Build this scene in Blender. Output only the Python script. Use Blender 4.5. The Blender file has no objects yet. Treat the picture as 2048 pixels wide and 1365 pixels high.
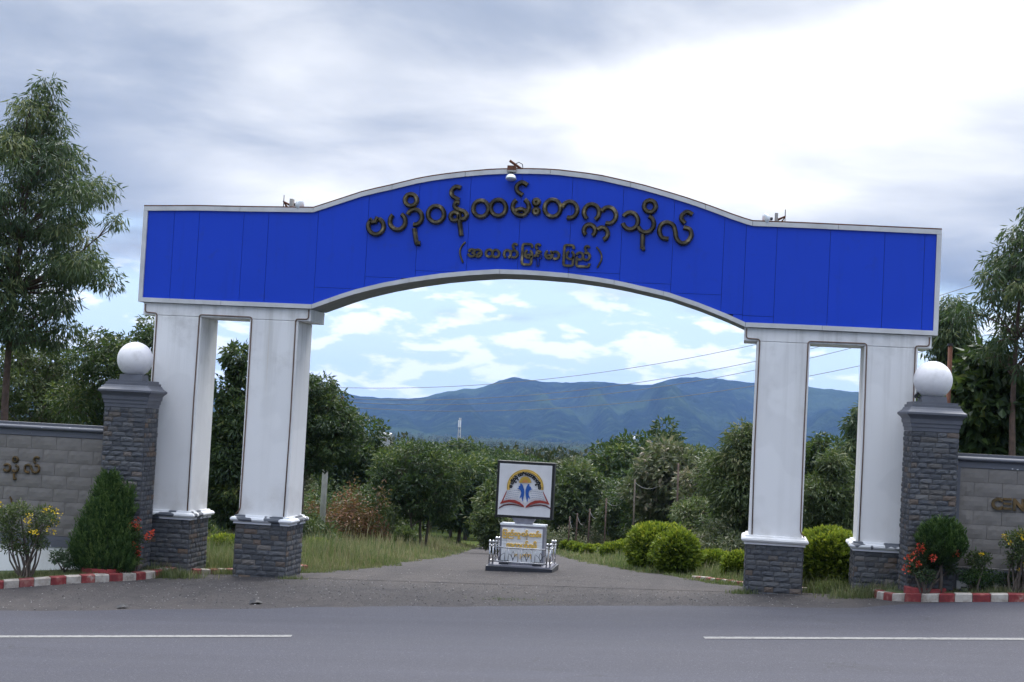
import bpy, bmesh, math, random
import numpy as np
from mathutils import Vector, Matrix

random.seed(7)
rng = np.random.default_rng(7)
scene = bpy.context.scene
COL = scene.collection

# ------------------------------------------------------------------ camera
CAM = np.array([3.832, -27.084, 2.932])
YAW, PITCH, ROLL, FPX = math.radians(-8.4128), math.radians(2.7871), math.radians(2.9677), 3159.96
_fw = np.array([math.sin(YAW) * math.cos(PITCH), math.cos(YAW) * math.cos(PITCH), math.sin(PITCH)])
_r0 = np.array([math.cos(YAW), -math.sin(YAW), 0.0])
_u0 = np.cross(_r0, _fw)
_r = math.cos(ROLL) * _r0 + math.sin(ROLL) * _u0
_u = -math.sin(ROLL) * _r0 + math.cos(ROLL) * _u0
cam_data = bpy.data.cameras.new("camera")
cam_data.sensor_width = 36.0
cam_data.lens = FPX / 2048 * 36.0
cam_data.clip_start = 0.1
cam_data.clip_end = 40000
cam = bpy.data.objects.new("camera", cam_data)
COL.objects.link(cam)
cam.matrix_world = Matrix(((_r[0], _u[0], -_fw[0], CAM[0]), (_r[1], _u[1], -_fw[1], CAM[1]), (_r[2], _u[2], -_fw[2], CAM[2]), (0, 0, 0, 1)))
scene.camera = cam

# ------------------------------------------------------------------ exposure and light
scene.view_settings.view_transform = 'Standard'
scene.view_settings.look = 'None'
scene.view_settings.gamma = 1.0
scene.view_settings.exposure = 2.4
scene.cycles.max_bounces = 6
scene.cycles.diffuse_bounces = 3
scene.cycles.glossy_bounces = 2
scene.cycles.transmission_bounces = 3
scene.cycles.transparent_max_bounces = 6
scene.cycles.volume_bounces = 1
scene.cycles.caustics_reflective = False
scene.cycles.caustics_refractive = False

SUN_AZ, SUN_EL = math.radians(-1.0), math.radians(60.0)      # azimuth from +Y towards +X: behind the gate, high
sun_data = bpy.data.lights.new("sun", 'SUN')
sun_data.energy = 0.8
sun_data.angle = math.radians(40)
sun_data.color = (1.0, 0.965, 0.91)
sun = bpy.data.objects.new("sun", sun_data)
COL.objects.link(sun)
_sd = Vector((math.sin(SUN_AZ) * math.cos(SUN_EL), math.cos(SUN_AZ) * math.cos(SUN_EL), math.sin(SUN_EL)))
sun.rotation_euler = _sd.to_track_quat('Z', 'Y').to_euler()


class NT:
    """small node-tree helper"""
    def __init__(self, tree):
        self.t = tree; tree.nodes.clear()
    def n(self, typ, **kw):
        nd = self.t.nodes.new('ShaderNode' + typ)
        ins = kw.pop('ins', {})
        for k, v in kw.items():
            setattr(nd, k, v)
        for k, v in ins.items():
            self.set(nd, k, v)
        return nd
    def set(self, nd, k, v):
        s = nd.inputs[k]
        if hasattr(v, 'is_output') or isinstance(v, bpy.types.NodeSocket):
            self.t.links.new(v, s)
        else:
            if isinstance(v, (tuple, list)) and len(v) == 3 and s.type == 'RGBA':
                v = (*v, 1)
            s.default_value = v
    def math(self, op, a, b=0.0, c=None, clamp=False):
        ins = {0: a, 1: b}
        if c is not None: ins[2] = c
        return self.n('Math', operation=op, use_clamp=clamp, ins=ins).outputs[0]
    def smooth(self, x, a, b):
        m = self.n('MapRange', interpolation_type='SMOOTHSTEP', ins={'Value': x, 'From Min': a, 'From Max': b})
        return m.outputs[0]
    def mix(self, f, a, b, blend='MIX'):
        m = self.n('Mix', data_type='RGBA', blend_type=blend)
        for i, v in ((0, f), (6, a), (7, b)):
            self.set(m, i, v)
        return m.outputs[2]
    def noise(self, vec, scale, detail=3, rough=0.55, dist=0.0):
        nd = self.n('TexNoise', ins={'Scale': scale, 'Detail': detail, 'Roughness': rough, 'Distortion': dist})
        if vec is not None: self.set(nd, 'Vector', vec)
        return nd.outputs['Fac']
    def ramp(self, f, stops, interp='LINEAR'):
        nd = self.n('ValToRGB'); nd.color_ramp.interpolation = interp
        els = nd.color_ramp.elements
        while len(els) < len(stops): els.new(0.5)
        for e, (p, c) in zip(els, stops):
            e.position = p; e.color = (*c, 1) if len(c) == 3 else c
        self.set(nd, 0, f)
        return nd.outputs[0]
    def vec(self, x=0.0, y=0.0, z=0.0):
        return self.n('CombineXYZ', ins={0: x, 1: y, 2: z}).outputs[0]


# ------------------------------------------------------------------ sky
world = bpy.data.worlds.new("World")
scene.world = world
world.use_nodes = True
w = NT(world.node_tree)
sky = w.n('TexSky', sky_type='NISHITA', sun_disc=False, sun_elevation=SUN_EL, sun_rotation=SUN_AZ, air_density=1.0, dust_density=0.6, ozone_density=1.5)
dirv = w.n('TexCoord').outputs['Generated']
sep = w.n('SeparateXYZ', ins={0: dirv})
az = w.math('MULTIPLY', w.math('ARCTAN2', sep.outputs[0], sep.outputs[1]), 57.29578)
el = w.math('MULTIPLY', w.math('ARCSINE', sep.outputs[2]), 57.29578)
# the cloud deck: long flat rolls, looked up by azimuth and elevation so that they flatten towards the horizon
elc = w.math('MAXIMUM', el, -2.0)
hgt_ = w.math('LOGARITHM', w.math('ADD', elc, 6.0), 2.718)                 # rolls bunch up towards the horizon
cv = w.vec(w.math('MULTIPLY', w.math('ADD', az, 9.5), 0.036), w.math('MULTIPLY', hgt_, 1.75), 3.1)
n_big = w.noise(cv, 1.0, 2, 0.45, 0.25)
n_mid = w.noise(cv, 2.6, 5, 0.56, 0.35)
n_fine = w.noise(w.vec(w.math('MULTIPLY', az, 0.14), w.math('MULTIPLY', hgt_, 6.0), 1.3), 1.0, 6, 0.58, 0.3)
# the deck breaks up a few degrees above the horizon
edge = w.math('ADD', el, w.math('MULTIPLY', w.math('SUBTRACT', n_fine, 0.5), 9.0))
edge = w.math('ADD', edge, w.math('MULTIPLY', w.math('SUBTRACT', n_mid, 0.5), 6.0))
cover = w.smooth(edge, 3.6, 7.0)
# an overcast sky grows brighter towards the zenith, and the deck glows where it is thin before the hidden sun
sdir = (math.sin(SUN_AZ) * math.cos(math.radians(33)), math.cos(SUN_AZ) * math.cos(math.radians(33)), math.sin(math.radians(33)))
ddot = w.n('VectorMath', operation='DOT_PRODUCT', ins={0: dirv, 1: sdir}).outputs['Value']
glow = w.smooth(ddot, 0.84, 0.965)
zen = w.smooth(el, 12.0, 60.0)
lum = w.math('ADD', w.math('MULTIPLY', w.math('SUBTRACT', n_big, 0.5), 1.9), w.math('MULTIPLY', w.math('SUBTRACT', n_mid, 0.5), 0.95))
lum = w.math('ADD', lum, w.math('MULTIPLY', w.math('SUBTRACT', n_fine, 0.5), 0.22))
lum = w.math('ADD', lum, w.math('ADD', w.math('MULTIPLY', glow, 0.62), w.math('ADD', w.math('MULTIPLY', zen, 0.45), 0.24)))
deck_col = w.ramp(lum, [(0.0, (0.044, 0.059, 0.090)), (0.25, (0.067, 0.083, 0.115)), (0.5, (0.108, 0.122, 0.150)), (0.75, (0.180, 0.189, 0.205)), (1.0, (0.26, 0.262, 0.266))])
cie = w.math('MULTIPLY', w.math('ADD', w.math('MULTIPLY', w.smooth(el, 13.0, 62.0), 2.5), 1.0), 9.6)
deck_col = w.mix(1.0, deck_col, w.vec(cie, cie, cie), 'MULTIPLY')
# small cumulus low over the hills
cum_n = w.noise(w.vec(w.math('MULTIPLY', az, 0.46), w.math('MULTIPLY', el, 1.35), 8.1), 1.0, 6, 0.55, 0.2)
cum_band = w.math('MULTIPLY', w.smooth(el, -0.5, 1.0), w.math('SUBTRACT', 1.0, w.smooth(el, 3.6, 6.0)))
cum = w.math('MULTIPLY', w.smooth(cum_n, 0.49, 0.58), cum_band)
clear = w.mix(0.93, sky.outputs[0], (1.18, 1.56, 2.1))
col1 = w.mix(w.math('MULTIPLY', cum, 0.85), clear, (2.6, 2.68, 2.8))
col2 = w.mix(cover, col1, deck_col)
bg = w.n('Background', ins={'Color': col2, 'Strength': 0.095})
w.n('OutputWorld', ins={'Surface': bg.outputs[0]})


# ------------------------------------------------------------------ geometry helpers
def ray(px, py):
    return _fw + (px - 1024) / FPX * _r - (py - 682.5) / FPX * _u

def P(px, py, Y):
    """the world point seen at a photo pixel, at depth y = Y"""
    v = ray(px, py); t = (Y - CAM[1]) / v[1]
    return CAM + t * v

_hy = np.concatenate([np.arange(0, 120, 0.25), np.arange(120, 12001, 20.0)])
_sl = np.interp(_hy, [0, 3, 10, 60, 100, 300, 1000, 2000, 5000, 5200, 12000], [.025, .035, .072, .075, .06, .03, .012, .009, .007, 0, 0])
_hz = np.concatenate([[0], np.cumsum((_sl[1:] + _sl[:-1]) / 2 * np.diff(_hy))])

def _ss(t):
    t = np.clip(t, 0, 1); return t * t * (3 - 2 * t)

_gxx = np.linspace(-60, 60, 2401)
_gxz = np.interp(_gxx, [-60, -40, -20, -10, -8, -6.7, -5.7, 5.74, 6.3, 6.8, 8.3, 20, 40, 60], [-1.6, -1.6, -1.0, -.38, -.24, -.15, -.137, .253, .345, .41, .51, 1.1, 1.7, 1.7])
_gk = np.exp(-np.linspace(-2, 2, 41) ** 2 * 2); _gk /= _gk.sum()
_gxz = np.convolve(np.pad(_gxz, 20, mode='edge'), _gk, mode='valid')

def g(x, y):
    """height of the ground"""
    x = np.asarray(x, float); y = np.asarray(y, float)
    gx = np.interp(x, _gxx, _gxz)
    s = _ss((-2.0 - y) / 2.5)
    fade = 1 - 0.85 * _ss((y - 8) / 50)
    plane_ = 0.02 + 0.047 * 40 * np.tanh(x / 40)
    return (gx * (1 - s) + plane_ * s) * fade - np.interp(y, _hy, _hz)

def G(px, py, dz=0.0):
    """the ground point seen at a photo pixel"""
    v = ray(px, py); lo, hi = 5.0, 5.0
    f = lambda t: (CAM + t * v)[2] - float(g(*(CAM + t * v)[:2])) - dz
    while f(hi) > 0 and hi < 4000: lo = hi; hi *= 1.04
    for _ in range(50):
        m = (lo + hi) / 2
        if f(m) > 0: lo = m
        else: hi = m
    return CAM + hi * v

def gz(x, y): return float(g(x, y))

def tag(o, label=None, cat=None, group=None, kind=None):
    for k, v in (('label', label), ('category', cat), ('group', group), ('kind', kind)):
        if v: o[k] = v
    return o

def link(name, me, mat=None, parent=None, loc=None):
    o = bpy.data.objects.new(name, me); COL.objects.link(o)
    if mat is not None:
        if isinstance(mat, (list, tuple)):
            for m in mat: me.materials.append(m)
        elif not me.materials: me.materials.append(mat)
    if parent is not None: o.parent = parent
    if loc is not None: o.location = loc
    return o

def empty(name, loc=(0, 0, 0), rz=0.0):
    o = bpy.data.objects.new(name, None); COL.objects.link(o)
    o.empty_display_size = 0.2
    o.location = loc; o.rotation_euler = (0, 0, rz)
    return o

class MB:
    """collects vertices and faces for one mesh"""
    def __init__(self): self.v = []; self.f = []; self.smooth = []
    def add(self, vs, fs, smooth=False):
        k = len(self.v); self.v += [tuple(map(float, q)) for q in vs]
        self.f += [tuple(i + k for i in q) for q in fs]; self.smooth += [smooth] * len(fs)
        return self
    def box(self, x0, x1, y0, y1, z0, z1):
        return self.add([(x0, y0, z0), (x1, y0, z0), (x1, y1, z0), (x0, y1, z0), (x0, y0, z1), (x1, y0, z1), (x1, y1, z1), (x0, y1, z1)],
                        [(0, 3, 2, 1), (4, 5, 6, 7), (0, 1, 5, 4), (1, 2, 6, 5), (2, 3, 7, 6), (3, 0, 4, 7)])
    def frustum(self, rings):
        """square rings [(z, half_x, half_y)], capped"""
        k = len(self.v)
        for z, hx, hy in rings:
            self.v += [(-hx, -hy, z), (hx, -hy, z), (hx, hy, z), (-hx, hy, z)]
        nf = 0
        for i in range(len(rings) - 1):
            a = k + i * 4
            for j in range(4):
                self.f.append((a + j, a + (j + 1) % 4, a + 4 + (j + 1) % 4, a + 4 + j)); nf += 1
        e = k + (len(rings) - 1) * 4
        self.f += [(k + 3, k + 2, k + 1, k), (e, e + 1, e + 2, e + 3)]; self.smooth += [False] * (nf + 2)
        return self
    def tube(self, pts, rad, n=8, closed=False, caps=True):
        pts = [np.array(q, float) for q in pts]; m = len(pts)
        if not hasattr(rad, '__len__'): rad = [rad] * m
        vs = []; up = np.array([0.02, 0.03, 1.0]); prev = None
        for i, q in enumerate(pts):
            a = pts[(i - 1) % m] if (closed or i) else q; b = pts[(i + 1) % m] if (closed or i < m - 1) else q
            t = b - a; L = np.linalg.norm(t); t = t / L if L > 1e-9 else up
            if prev is None:
                ref = up if abs(t[2]) < 0.9 else np.array([1.0, 0.05, 0])
                s = np.cross(t, ref)
            else: s = prev - t * (prev @ t)
            s /= np.linalg.norm(s) + 1e-12; prev = s; c = np.cross(t, s)
            for j in range(n):
                an = 2 * math.pi * j / n
                vs.append(q + rad[i] * (math.cos(an) * s + math.sin(an) * c))
        fs = []
        for i in range(m if closed else m - 1):
            for j in range(n):
                a = i * n + j; b = i * n + (j + 1) % n; i2 = (i + 1) % m
                fs.append((a, b, i2 * n + (j + 1) % n, i2 * n + j))
        self.add(vs, fs, True)
        if caps and not closed:
            k = len(self.v) - len(vs)
            self.f += [tuple(k + j for j in range(n))[::-1], tuple(k + (m - 1) * n + j for j in range(n))]; self.smooth += [False, False]
        return self
    def lathe(self, prof, n=24, c=(0, 0, 0)):
        """profile [(r, z)] spun about z"""
        vs = [(c[0] + r * math.cos(2 * math.pi * j / n), c[1] + r * math.sin(2 * math.pi * j / n), c[2] + z) for r, z in prof for j in range(n)]
        fs = [(i * n + j, i * n + (j + 1) % n, (i + 1) * n + (j + 1) % n, (i + 1) * n + j) for i in range(len(prof) - 1) for j in range(n)]
        return self.add(vs, fs, True)
    def prism(self, poly, y0, y1):
        """polygon [(x, z)] (counter-clockwise seen from -y) extruded from y0 (front) to y1"""
        n = len(poly); vs = [(x, y0, z) for x, z in poly] + [(x, y1, z) for x, z in poly]
        fs = [tuple(range(n)), tuple(range(2 * n - 1, n - 1, -1))] + [(i, i + n, (i + 1) % n + n, (i + 1) % n) for i in range(n)]
        return self.add(vs, fs)
    def mesh(self, name, recalc=True):
        me = bpy.data.meshes.new(name); me.from_pydata(self.v, [], self.f)
        me.polygons.foreach_set('use_smooth', self.smooth)
        if recalc:
            bm = bmesh.new(); bm.from_mesh(me); bmesh.ops.recalc_face_normals(bm, faces=bm.faces); bm.to_mesh(me); bm.free()
        me.update(); return me
    def build(self, name, mat, parent=None, loc=None, bevel=0):
        o = link(name, self.mesh(name), mat, parent, loc)
        if bevel:
            b = o.modifiers.new('b', 'BEVEL'); b.width = bevel; b.segments = 2; b.limit_method = 'ANGLE'
        return o


# ------------------------------------------------------------------ materials
def material(name, fn):
    m = bpy.data.materials.new(name); m.use_nodes = True
    t = NT(m.node_tree)
    out = t.n('OutputMaterial')
    sh = fn(t)
    t.set(out, 'Surface', sh)
    return m

def pbr(t, col, rough=0.7, bump=None, strength=0.3, dist=0.02, metal=0.0, spec=0.5, coat=0.0):
    p = t.n('BsdfPrincipled')
    t.set(p, 'Base Color', col); t.set(p, 'Roughness', rough); t.set(p, 'Metallic', metal); t.set(p, 'Specular IOR Level', spec)
    if coat: t.set(p, 'Coat Weight', coat)
    if bump is not None:
        t.set(p, 'Normal', t.n('Bump', ins={'Strength': strength, 'Distance': dist, 'Height': bump}).outputs[0])
    return p.outputs[0]

def obj_vec(t): return t.n('TexCoord').outputs['Object']
def geo_pos(t): return t.n('NewGeometry').outputs['Position']
def attr(t, name='tint'): return t.n('Attribute', attribute_name=name).outputs['Fac']
def plain(name, col, rough=0.6, metal=0.0, var=0.15, scale=6.0, **kw):
    def f(t):
        v = geo_pos(t); n = t.noise(v, scale, 4, 0.6)
        c2 = tuple(c * (1 - var) for c in col); c3 = tuple(min(1, c * (1 + var)) for c in col)
        return pbr(t, t.ramp(n, [(0.3, c2), (0.7, c3)]), rough, n, 0.15, 0.01, metal, **kw)
    return material(name, f)

def _white(t):
    v = geo_pos(t); s = t.n('SeparateXYZ', ins={0: v})
    streak = t.noise(t.vec(t.math('MULTIPLY', s.outputs[0], 5.0), t.math('MULTIPLY', s.outputs[1], 5.0), t.math('MULTIPLY', s.outputs[2], 0.22)), 1.0, 4, 0.6)
    blot = t.noise(v, 1.7, 5, 0.6)
    up = t.smooth(s.outputs[2], 2.4, 4.75)                     # rain streaks run down from the beam
    d = t.math('MULTIPLY', t.smooth(streak, 0.44, 0.72), t.math('ADD', t.math('MULTIPLY', up, 0.55), 0.12))
    c = t.mix(d, (0.79, 0.785, 0.785), (0.50, 0.49, 0.47))
    c = t.mix(t.math('MULTIPLY', t.smooth(blot, 0.5, 0.75), t.math('ADD', t.math('MULTIPLY', up, 0.6), 0.1)), c, (0.45, 0.44, 0.43))
    rust = t.noise(t.vec(t.math('MULTIPLY', s.outputs[0], 6.0), 0.0, t.math('MULTIPLY', s.outputs[2], 0.12)), 1.0, 3, 0.5)
    c = t.mix(t.math('MULTIPLY', t.smooth(rust, 0.66, 0.74), t.math('MULTIPLY', up, 0.45)), c, (0.50, 0.38, 0.2))
    foot = t.math('SUBTRACT', 1.0, t.smooth(s.outputs[2], 0.95, 1.75))
    c = t.mix(t.math('MULTIPLY', foot, t.math('MULTIPLY', t.smooth(blot, 0.4, 0.7), 0.4)), c, (0.42, 0.38, 0.33))
    patch = t.noise(v, 0.9, 2, 0.5)
    c = t.mix(t.math('MULTIPLY', t.smooth(patch, 0.52, 0.56), 0.22), c, (0.60, 0.595, 0.60))
    return pbr(t, c, 0.75, blot, 0.12, 0.01)
M = {}
M['white'] = material('weathered white paint', _white)
def _blue(t):
    v = geo_pos(t); n = t.noise(v, 1.1, 3, 0.5); s = t.n('SeparateXYZ', ins={0: v})
    st = t.noise(t.vec(t.math('MULTIPLY', s.outputs[0], 7.0), 0.0, t.math('MULTIPLY', s.outputs[2], 0.5)), 1.0, 4, 0.6)
    c = t.mix(t.math('MULTIPLY', t.smooth(st, 0.5, 0.8), 0.35), (0.007, 0.052, 0.55), (0.009, 0.04, 0.36))
    tone = t.n('ObjectInfo').outputs['Random']
    c = t.mix(t.math('MULTIPLY', tone, 0.18), c, (0.010, 0.05, 0.42))
    buck = t.noise(t.n('VectorMath', operation='ADD', ins={0: v, 1: t.vec(t.math('MULTIPLY', tone, 30.0), 0.0, 0.0)}).outputs[0], 1.6, 2, 0.4)
    dirt = t.noise(v, 3.5, 5, 0.65, 0.3)
    c = t.mix(t.math('MULTIPLY', t.smooth(dirt, 0.56, 0.75), 0.3), c, (0.02, 0.045, 0.27))
    return pbr(t, c, t.math('ADD', t.math('MULTIPLY', n, 0.2), 0.3), buck, 0.25, 0.05, spec=0.28)
M['blue'] = material('blue painted sheet', _blue)
M['trim'] = plain('white aluminium trim', (0.56, 0.56, 0.57), 0.5, 0.0, 0.14, 2.5)
M['soffit'] = plain('grey soffit sheet', (0.22, 0.235, 0.26), 0.6)
M['seam'] = plain('dark seam backing', (0.006, 0.012, 0.07), 0.8)
M['bronze'] = material('dark bronze lettering', lambda t: pbr(t, t.ramp(t.noise(geo_pos(t), 7.0, 3), [(0.35, (0.06, 0.05, 0.032)), (0.58, (0.14, 0.112, 0.065)), (0.7, (0.34, 0.27, 0.15))]), 0.3, metal=0.75))  # palest ramp stop paints gold glints into the dark bronze
M['brass'] = material('tarnished brass lettering', lambda t: pbr(t, t.ramp(t.noise(geo_pos(t), 6.0, 3), [(0.35, (0.075, 0.055, 0.025)), (0.7, (0.20, 0.12, 0.045))]), 0.42, metal=0.5))
M['cable'] = plain('brown conduit', (0.14, 0.085, 0.06), 0.7)
M['rust'] = plain('rusty steel', (0.12, 0.045, 0.025), 0.85, 0.0, 0.4, 18)
M['darkmetal'] = plain('dark metal', (0.03, 0.03, 0.033), 0.5, 0.4)
M['steel'] = plain('stainless steel', (0.55, 0.55, 0.56), 0.22, 0.95, 0.05)
M['lampglass'] = material('clear lamp glass', lambda t: pbr(t, (0.72, 0.76, 0.78), 0.08, spec=0.9, coat=0.5))

STONE = [(0.0, (0.022, 0.025, 0.034)), (0.3, (0.040, 0.045, 0.057)), (0.55, (0.060, 0.065, 0.076)), (0.76, (0.088, 0.091, 0.099)), (0.87, (0.071, 0.061, 0.052)), (0.94, (0.126, 0.074, 0.042)), (1.0, (0.160, 0.155, 0.147))]
def _stone(use_attr):
    def f(t):
        v = geo_pos(t); r = attr(t) if use_attr else t.n('ObjectInfo').outputs['Random']
        n = t.noise(v, 22.0, 5, 0.65); n2 = t.noise(v, 6.0, 3, 0.5)
        c = t.ramp(r, STONE)
        c = t.mix(t.smooth(n2, 0.55, 0.75), c, t.mix(0.5, c, (0.13, 0.10, 0.075)))
        c = t.mix(0.3, c, t.mix(n, (0.02, 0.022, 0.028), (0.2, 0.2, 0.2)))
        return pbr(t, c, 0.72, n, 0.5, 0.008)
    return f
M['stone'] = material('slate stone', _stone(False))
M['stone_side'] = material('slate cladding', _stone(True))
M['wallback'] = plain('wall mortar', (0.11, 0.102, 0.095), 0.95)
M['mortar'] = plain('dark mortar', (0.05, 0.05, 0.052), 0.95)
M['greypaint'] = plain('slate grey paint', (0.105, 0.11, 0.13), 0.55, 0.0, 0.12, 5)
M['greychip'] = material('chipped grey and white paint', lambda t: pbr(t, t.mix(t.smooth(t.noise(geo_pos(t), 3.2, 2, 0.5), 0.44, 0.47), (0.09, 0.10, 0.12), (0.7, 0.71, 0.73)), 0.6))
M['greychip2'] = material('lightly chipped grey paint', lambda t: pbr(t, t.mix(t.smooth(t.noise(geo_pos(t), 9.0, 4, 0.6), 0.66, 0.7), (0.10, 0.105, 0.125), (0.5, 0.51, 0.53)), 0.5))
M['ball'] = material('white cement ball', lambda t: pbr(t, t.mix(t.smooth(t.noise(geo_pos(t), 5, 5, 0.6), 0.45, 0.8), (0.78, 0.76, 0.77), (0.6, 0.58, 0.58)), 0.7, t.noise(geo_pos(t), 14, 3), 0.1))
def _tile(t):
    v = obj_vec(t); r = t.n('ObjectInfo').outputs['Random']
    p = t.vec(0, 0, t.math('MULTIPLY', r, 40.0)); vv = t.n('VectorMath', operation='ADD', ins={0: v, 1: p}).outputs[0]
    n = t.noise(vv, 2.3, 4, 0.55, 0.6); n2 = t.noise(vv, 9.0, 4, 0.6, 0.4)
    c = t.mix(t.smooth(n, 0.35, 0.7), (0.158, 0.146, 0.135), (0.185, 0.171, 0.158))
    c = t.mix(t.math('MULTIPLY', t.smooth(n2, 0.6, 0.8), 0.4), c, (0.24, 0.228, 0.218))
    h = t.math('ADD', t.math('MULTIPLY', n, 1.0), t.math('MULTIPLY', n2, 0.25))
    return pbr(t, c, 0.7, h, 0.4, 0.04)
M['tile'] = material('grey relief tile', _tile)
def _kerb(red):
    def f(t):
        v = geo_pos(t); n = t.noise(v, 7.0, 5, 0.65); n2 = t.noise(v, 1.6, 3, 0.5)
        if red: c = t.ramp(n, [(0.3, (0.10, 0.014, 0.016)), (0.52, (0.19, 0.024, 0.026)), (0.64, (0.25, 0.09, 0.075)), (0.74, (0.33, 0.27, 0.24))])
        else: c = t.ramp(n, [(0.3, (0.17, 0.14, 0.12)), (0.48, (0.33, 0.295, 0.26)), (0.72, (0.47, 0.44, 0.40))])
        c = t.mix(t.math('MULTIPLY', t.smooth(n2, 0.5, 0.75), 0.4), c, (0.25, 0.2, 0.17))
        return pbr(t, c, 0.85, n, 0.4, 0.01)
    return f
M['kerb_red'] = material('worn red kerb paint', _kerb(True))
M['kerb_white'] = material('worn white kerb paint', _kerb(False))
def _asphalt(t):
    v = geo_pos(t); s = t.n('SeparateXYZ', ins={0: v})
    a = t.noise(v, 55.0, 3, 0.7); b = t.noise(v, 0.35, 3, 0.5); d = t.noise(v, 160.0, 2, 0.7)
    st = t.noise(t.vec(t.math('MULTIPLY', s.outputs[0], 0.15), t.math('MULTIPLY', s.outputs[1], 1.4), 0.0), 1.0, 4, 0.6)
    c = t.ramp(a, [(0.3, (0.018, 0.019, 0.030)), (0.55, (0.028, 0.029, 0.044)), (0.78, (0.064, 0.066, 0.088))])
    c = t.mix(t.math('MULTIPLY', t.smooth(st, 0.4, 0.7), 0.35), c, (0.047, 0.050, 0.072))
    c = t.mix(t.math('MULTIPLY', b, 0.3), c, (0.042, 0.040, 0.048))
    al = t.math('ADD', t.math('MULTIPLY', s.outputs[0], -0.14), s.outputs[1])
    track = t.noise(t.vec(t.math('MULTIPLY', s.outputs[0], 0.05), t.math('MULTIPLY', al, 0.9), 5.0), 1.0, 2, 0.5)
    c = t.mix(t.math('MULTIPLY', t.smooth(track, 0.46, 0.62), 0.45), c, (0.033, 0.034, 0.046))
    stain = t.noise(v, 1.3, 5, 0.7, 0.8)
    c = t.mix(t.math('MULTIPLY', t.smooth(stain, 0.6, 0.72), 0.4), c, (0.038, 0.037, 0.042))
    vor = t.n('TexVoronoi', feature='DISTANCE_TO_EDGE', ins={'Vector': t.n('VectorMath', operation='ADD', ins={0: v, 1: t.n('TexNoise', ins={'Vector': v, 'Scale': 1.2, 'Detail': 4.0}).outputs['Color']}).outputs[0], 'Scale': 0.42}).outputs['Distance']
    crack = t.math('MULTIPLY', t.math('SUBTRACT', 1.0, t.smooth(vor, 0.0, 0.008)), t.smooth(t.noise(v, 0.25, 2, 0.5), 0.5, 0.62))
    c = t.mix(t.math('MULTIPLY', crack, 0.6), c, (0.015, 0.015, 0.017))
    grit = t.noise(v, 42.0, 2, 0.6)
    c = t.mix(t.math('MULTIPLY', t.smooth(grit, 0.6, 0.7), 0.55), c, (0.135, 0.14, 0.165))
    return pbr(t, c, 0.76, t.math('ADD', a, d), 0.4, 0.006, spec=0.3)
M['asphalt'] = material('worn asphalt', _asphalt)
def _drive(t):
    v = geo_pos(t)
    a = t.noise(v, 38.0, 4, 0.7); b = t.noise(v, 0.55, 5, 0.6, 0.6); d = t.noise(v, 80.0, 2, 0.7); e = t.noise(v, 1.9, 4, 0.6, 0.5)
    c = t.ramp(a, [(0.28, (0.028, 0.026, 0.027)), (0.52, (0.058, 0.053, 0.054)), (0.76, (0.135, 0.127, 0.126))])
    c = t.mix(t.math('MULTIPLY', t.smooth(b, 0.42, 0.68), 0.55), c, (0.075, 0.067, 0.065))
    c = t.mix(t.math('MULTIPLY', t.smooth(e, 0.52, 0.66), 0.55), c, (0.036, 0.034, 0.036))
    xx = t.n('SeparateXYZ', ins={0: v}); tr = t.noise(t.vec(t.math('MULTIPLY', xx.outputs[0], 1.5), t.math('MULTIPLY', xx.outputs[1], 0.12), 3.0), 1.0, 4, 0.6)
    c = t.mix(t.math('MULTIPLY', t.smooth(tr, 0.5, 0.66), 0.5), c, (0.045, 0.042, 0.044))
    return pbr(t, c, 0.9, t.math('ADD', a, d), 0.6, 0.014, spec=0.15)
M['drive'] = material('gravelly drive', _drive)
def _ground(t):
    v = geo_pos(t); a = t.noise(v, 5.0, 5, 0.65); b = t.noise(v, 0.15, 4, 0.55)
    c = t.ramp(a, [(0.3, (0.035, 0.045, 0.017)), (0.55, (0.075, 0.095, 0.03)), (0.75, (0.13, 0.125, 0.06))])
    c = t.mix(t.math('MULTIPLY', t.smooth(b, 0.45, 0.7), 0.4), c, (0.06, 0.085, 0.025))
    yy = t.n('SeparateXYZ', ins={0: v}).outputs[1]
    c = t.mix(t.smooth(yy, 45.0, 120.0), c, t.ramp(t.noise(v, 0.09, 5, 0.7), [(0.35, (0.012, 0.022, 0.008)), (0.7, (0.05, 0.06, 0.022))]))     # woodland beyond the slope
    return pbr(t, c, 0.95, a, 0.5, 0.05, spec=0.0)
M['ground'] = material('grass and earth', _ground)
M['lawn'] = material('short lawn and soil', lambda t: pbr(t, t.ramp(t.noise(geo_pos(t), 8, 5, 0.7), [(0.3, (0.06, 0.05, 0.03)), (0.5, (0.05, 0.075, 0.02)), (0.75, (0.10, 0.13, 0.04))]), 0.95, t.noise(geo_pos(t), 30, 3), 0.5, 0.02))
M['marking'] = material('worn white road paint', lambda t: pbr(t, t.mix(t.smooth(t.noise(geo_pos(t), 16, 5, 0.75), 0.46, 0.66), (0.18, 0.18, 0.178), (0.065, 0.065, 0.07)), 0.75))

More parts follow.
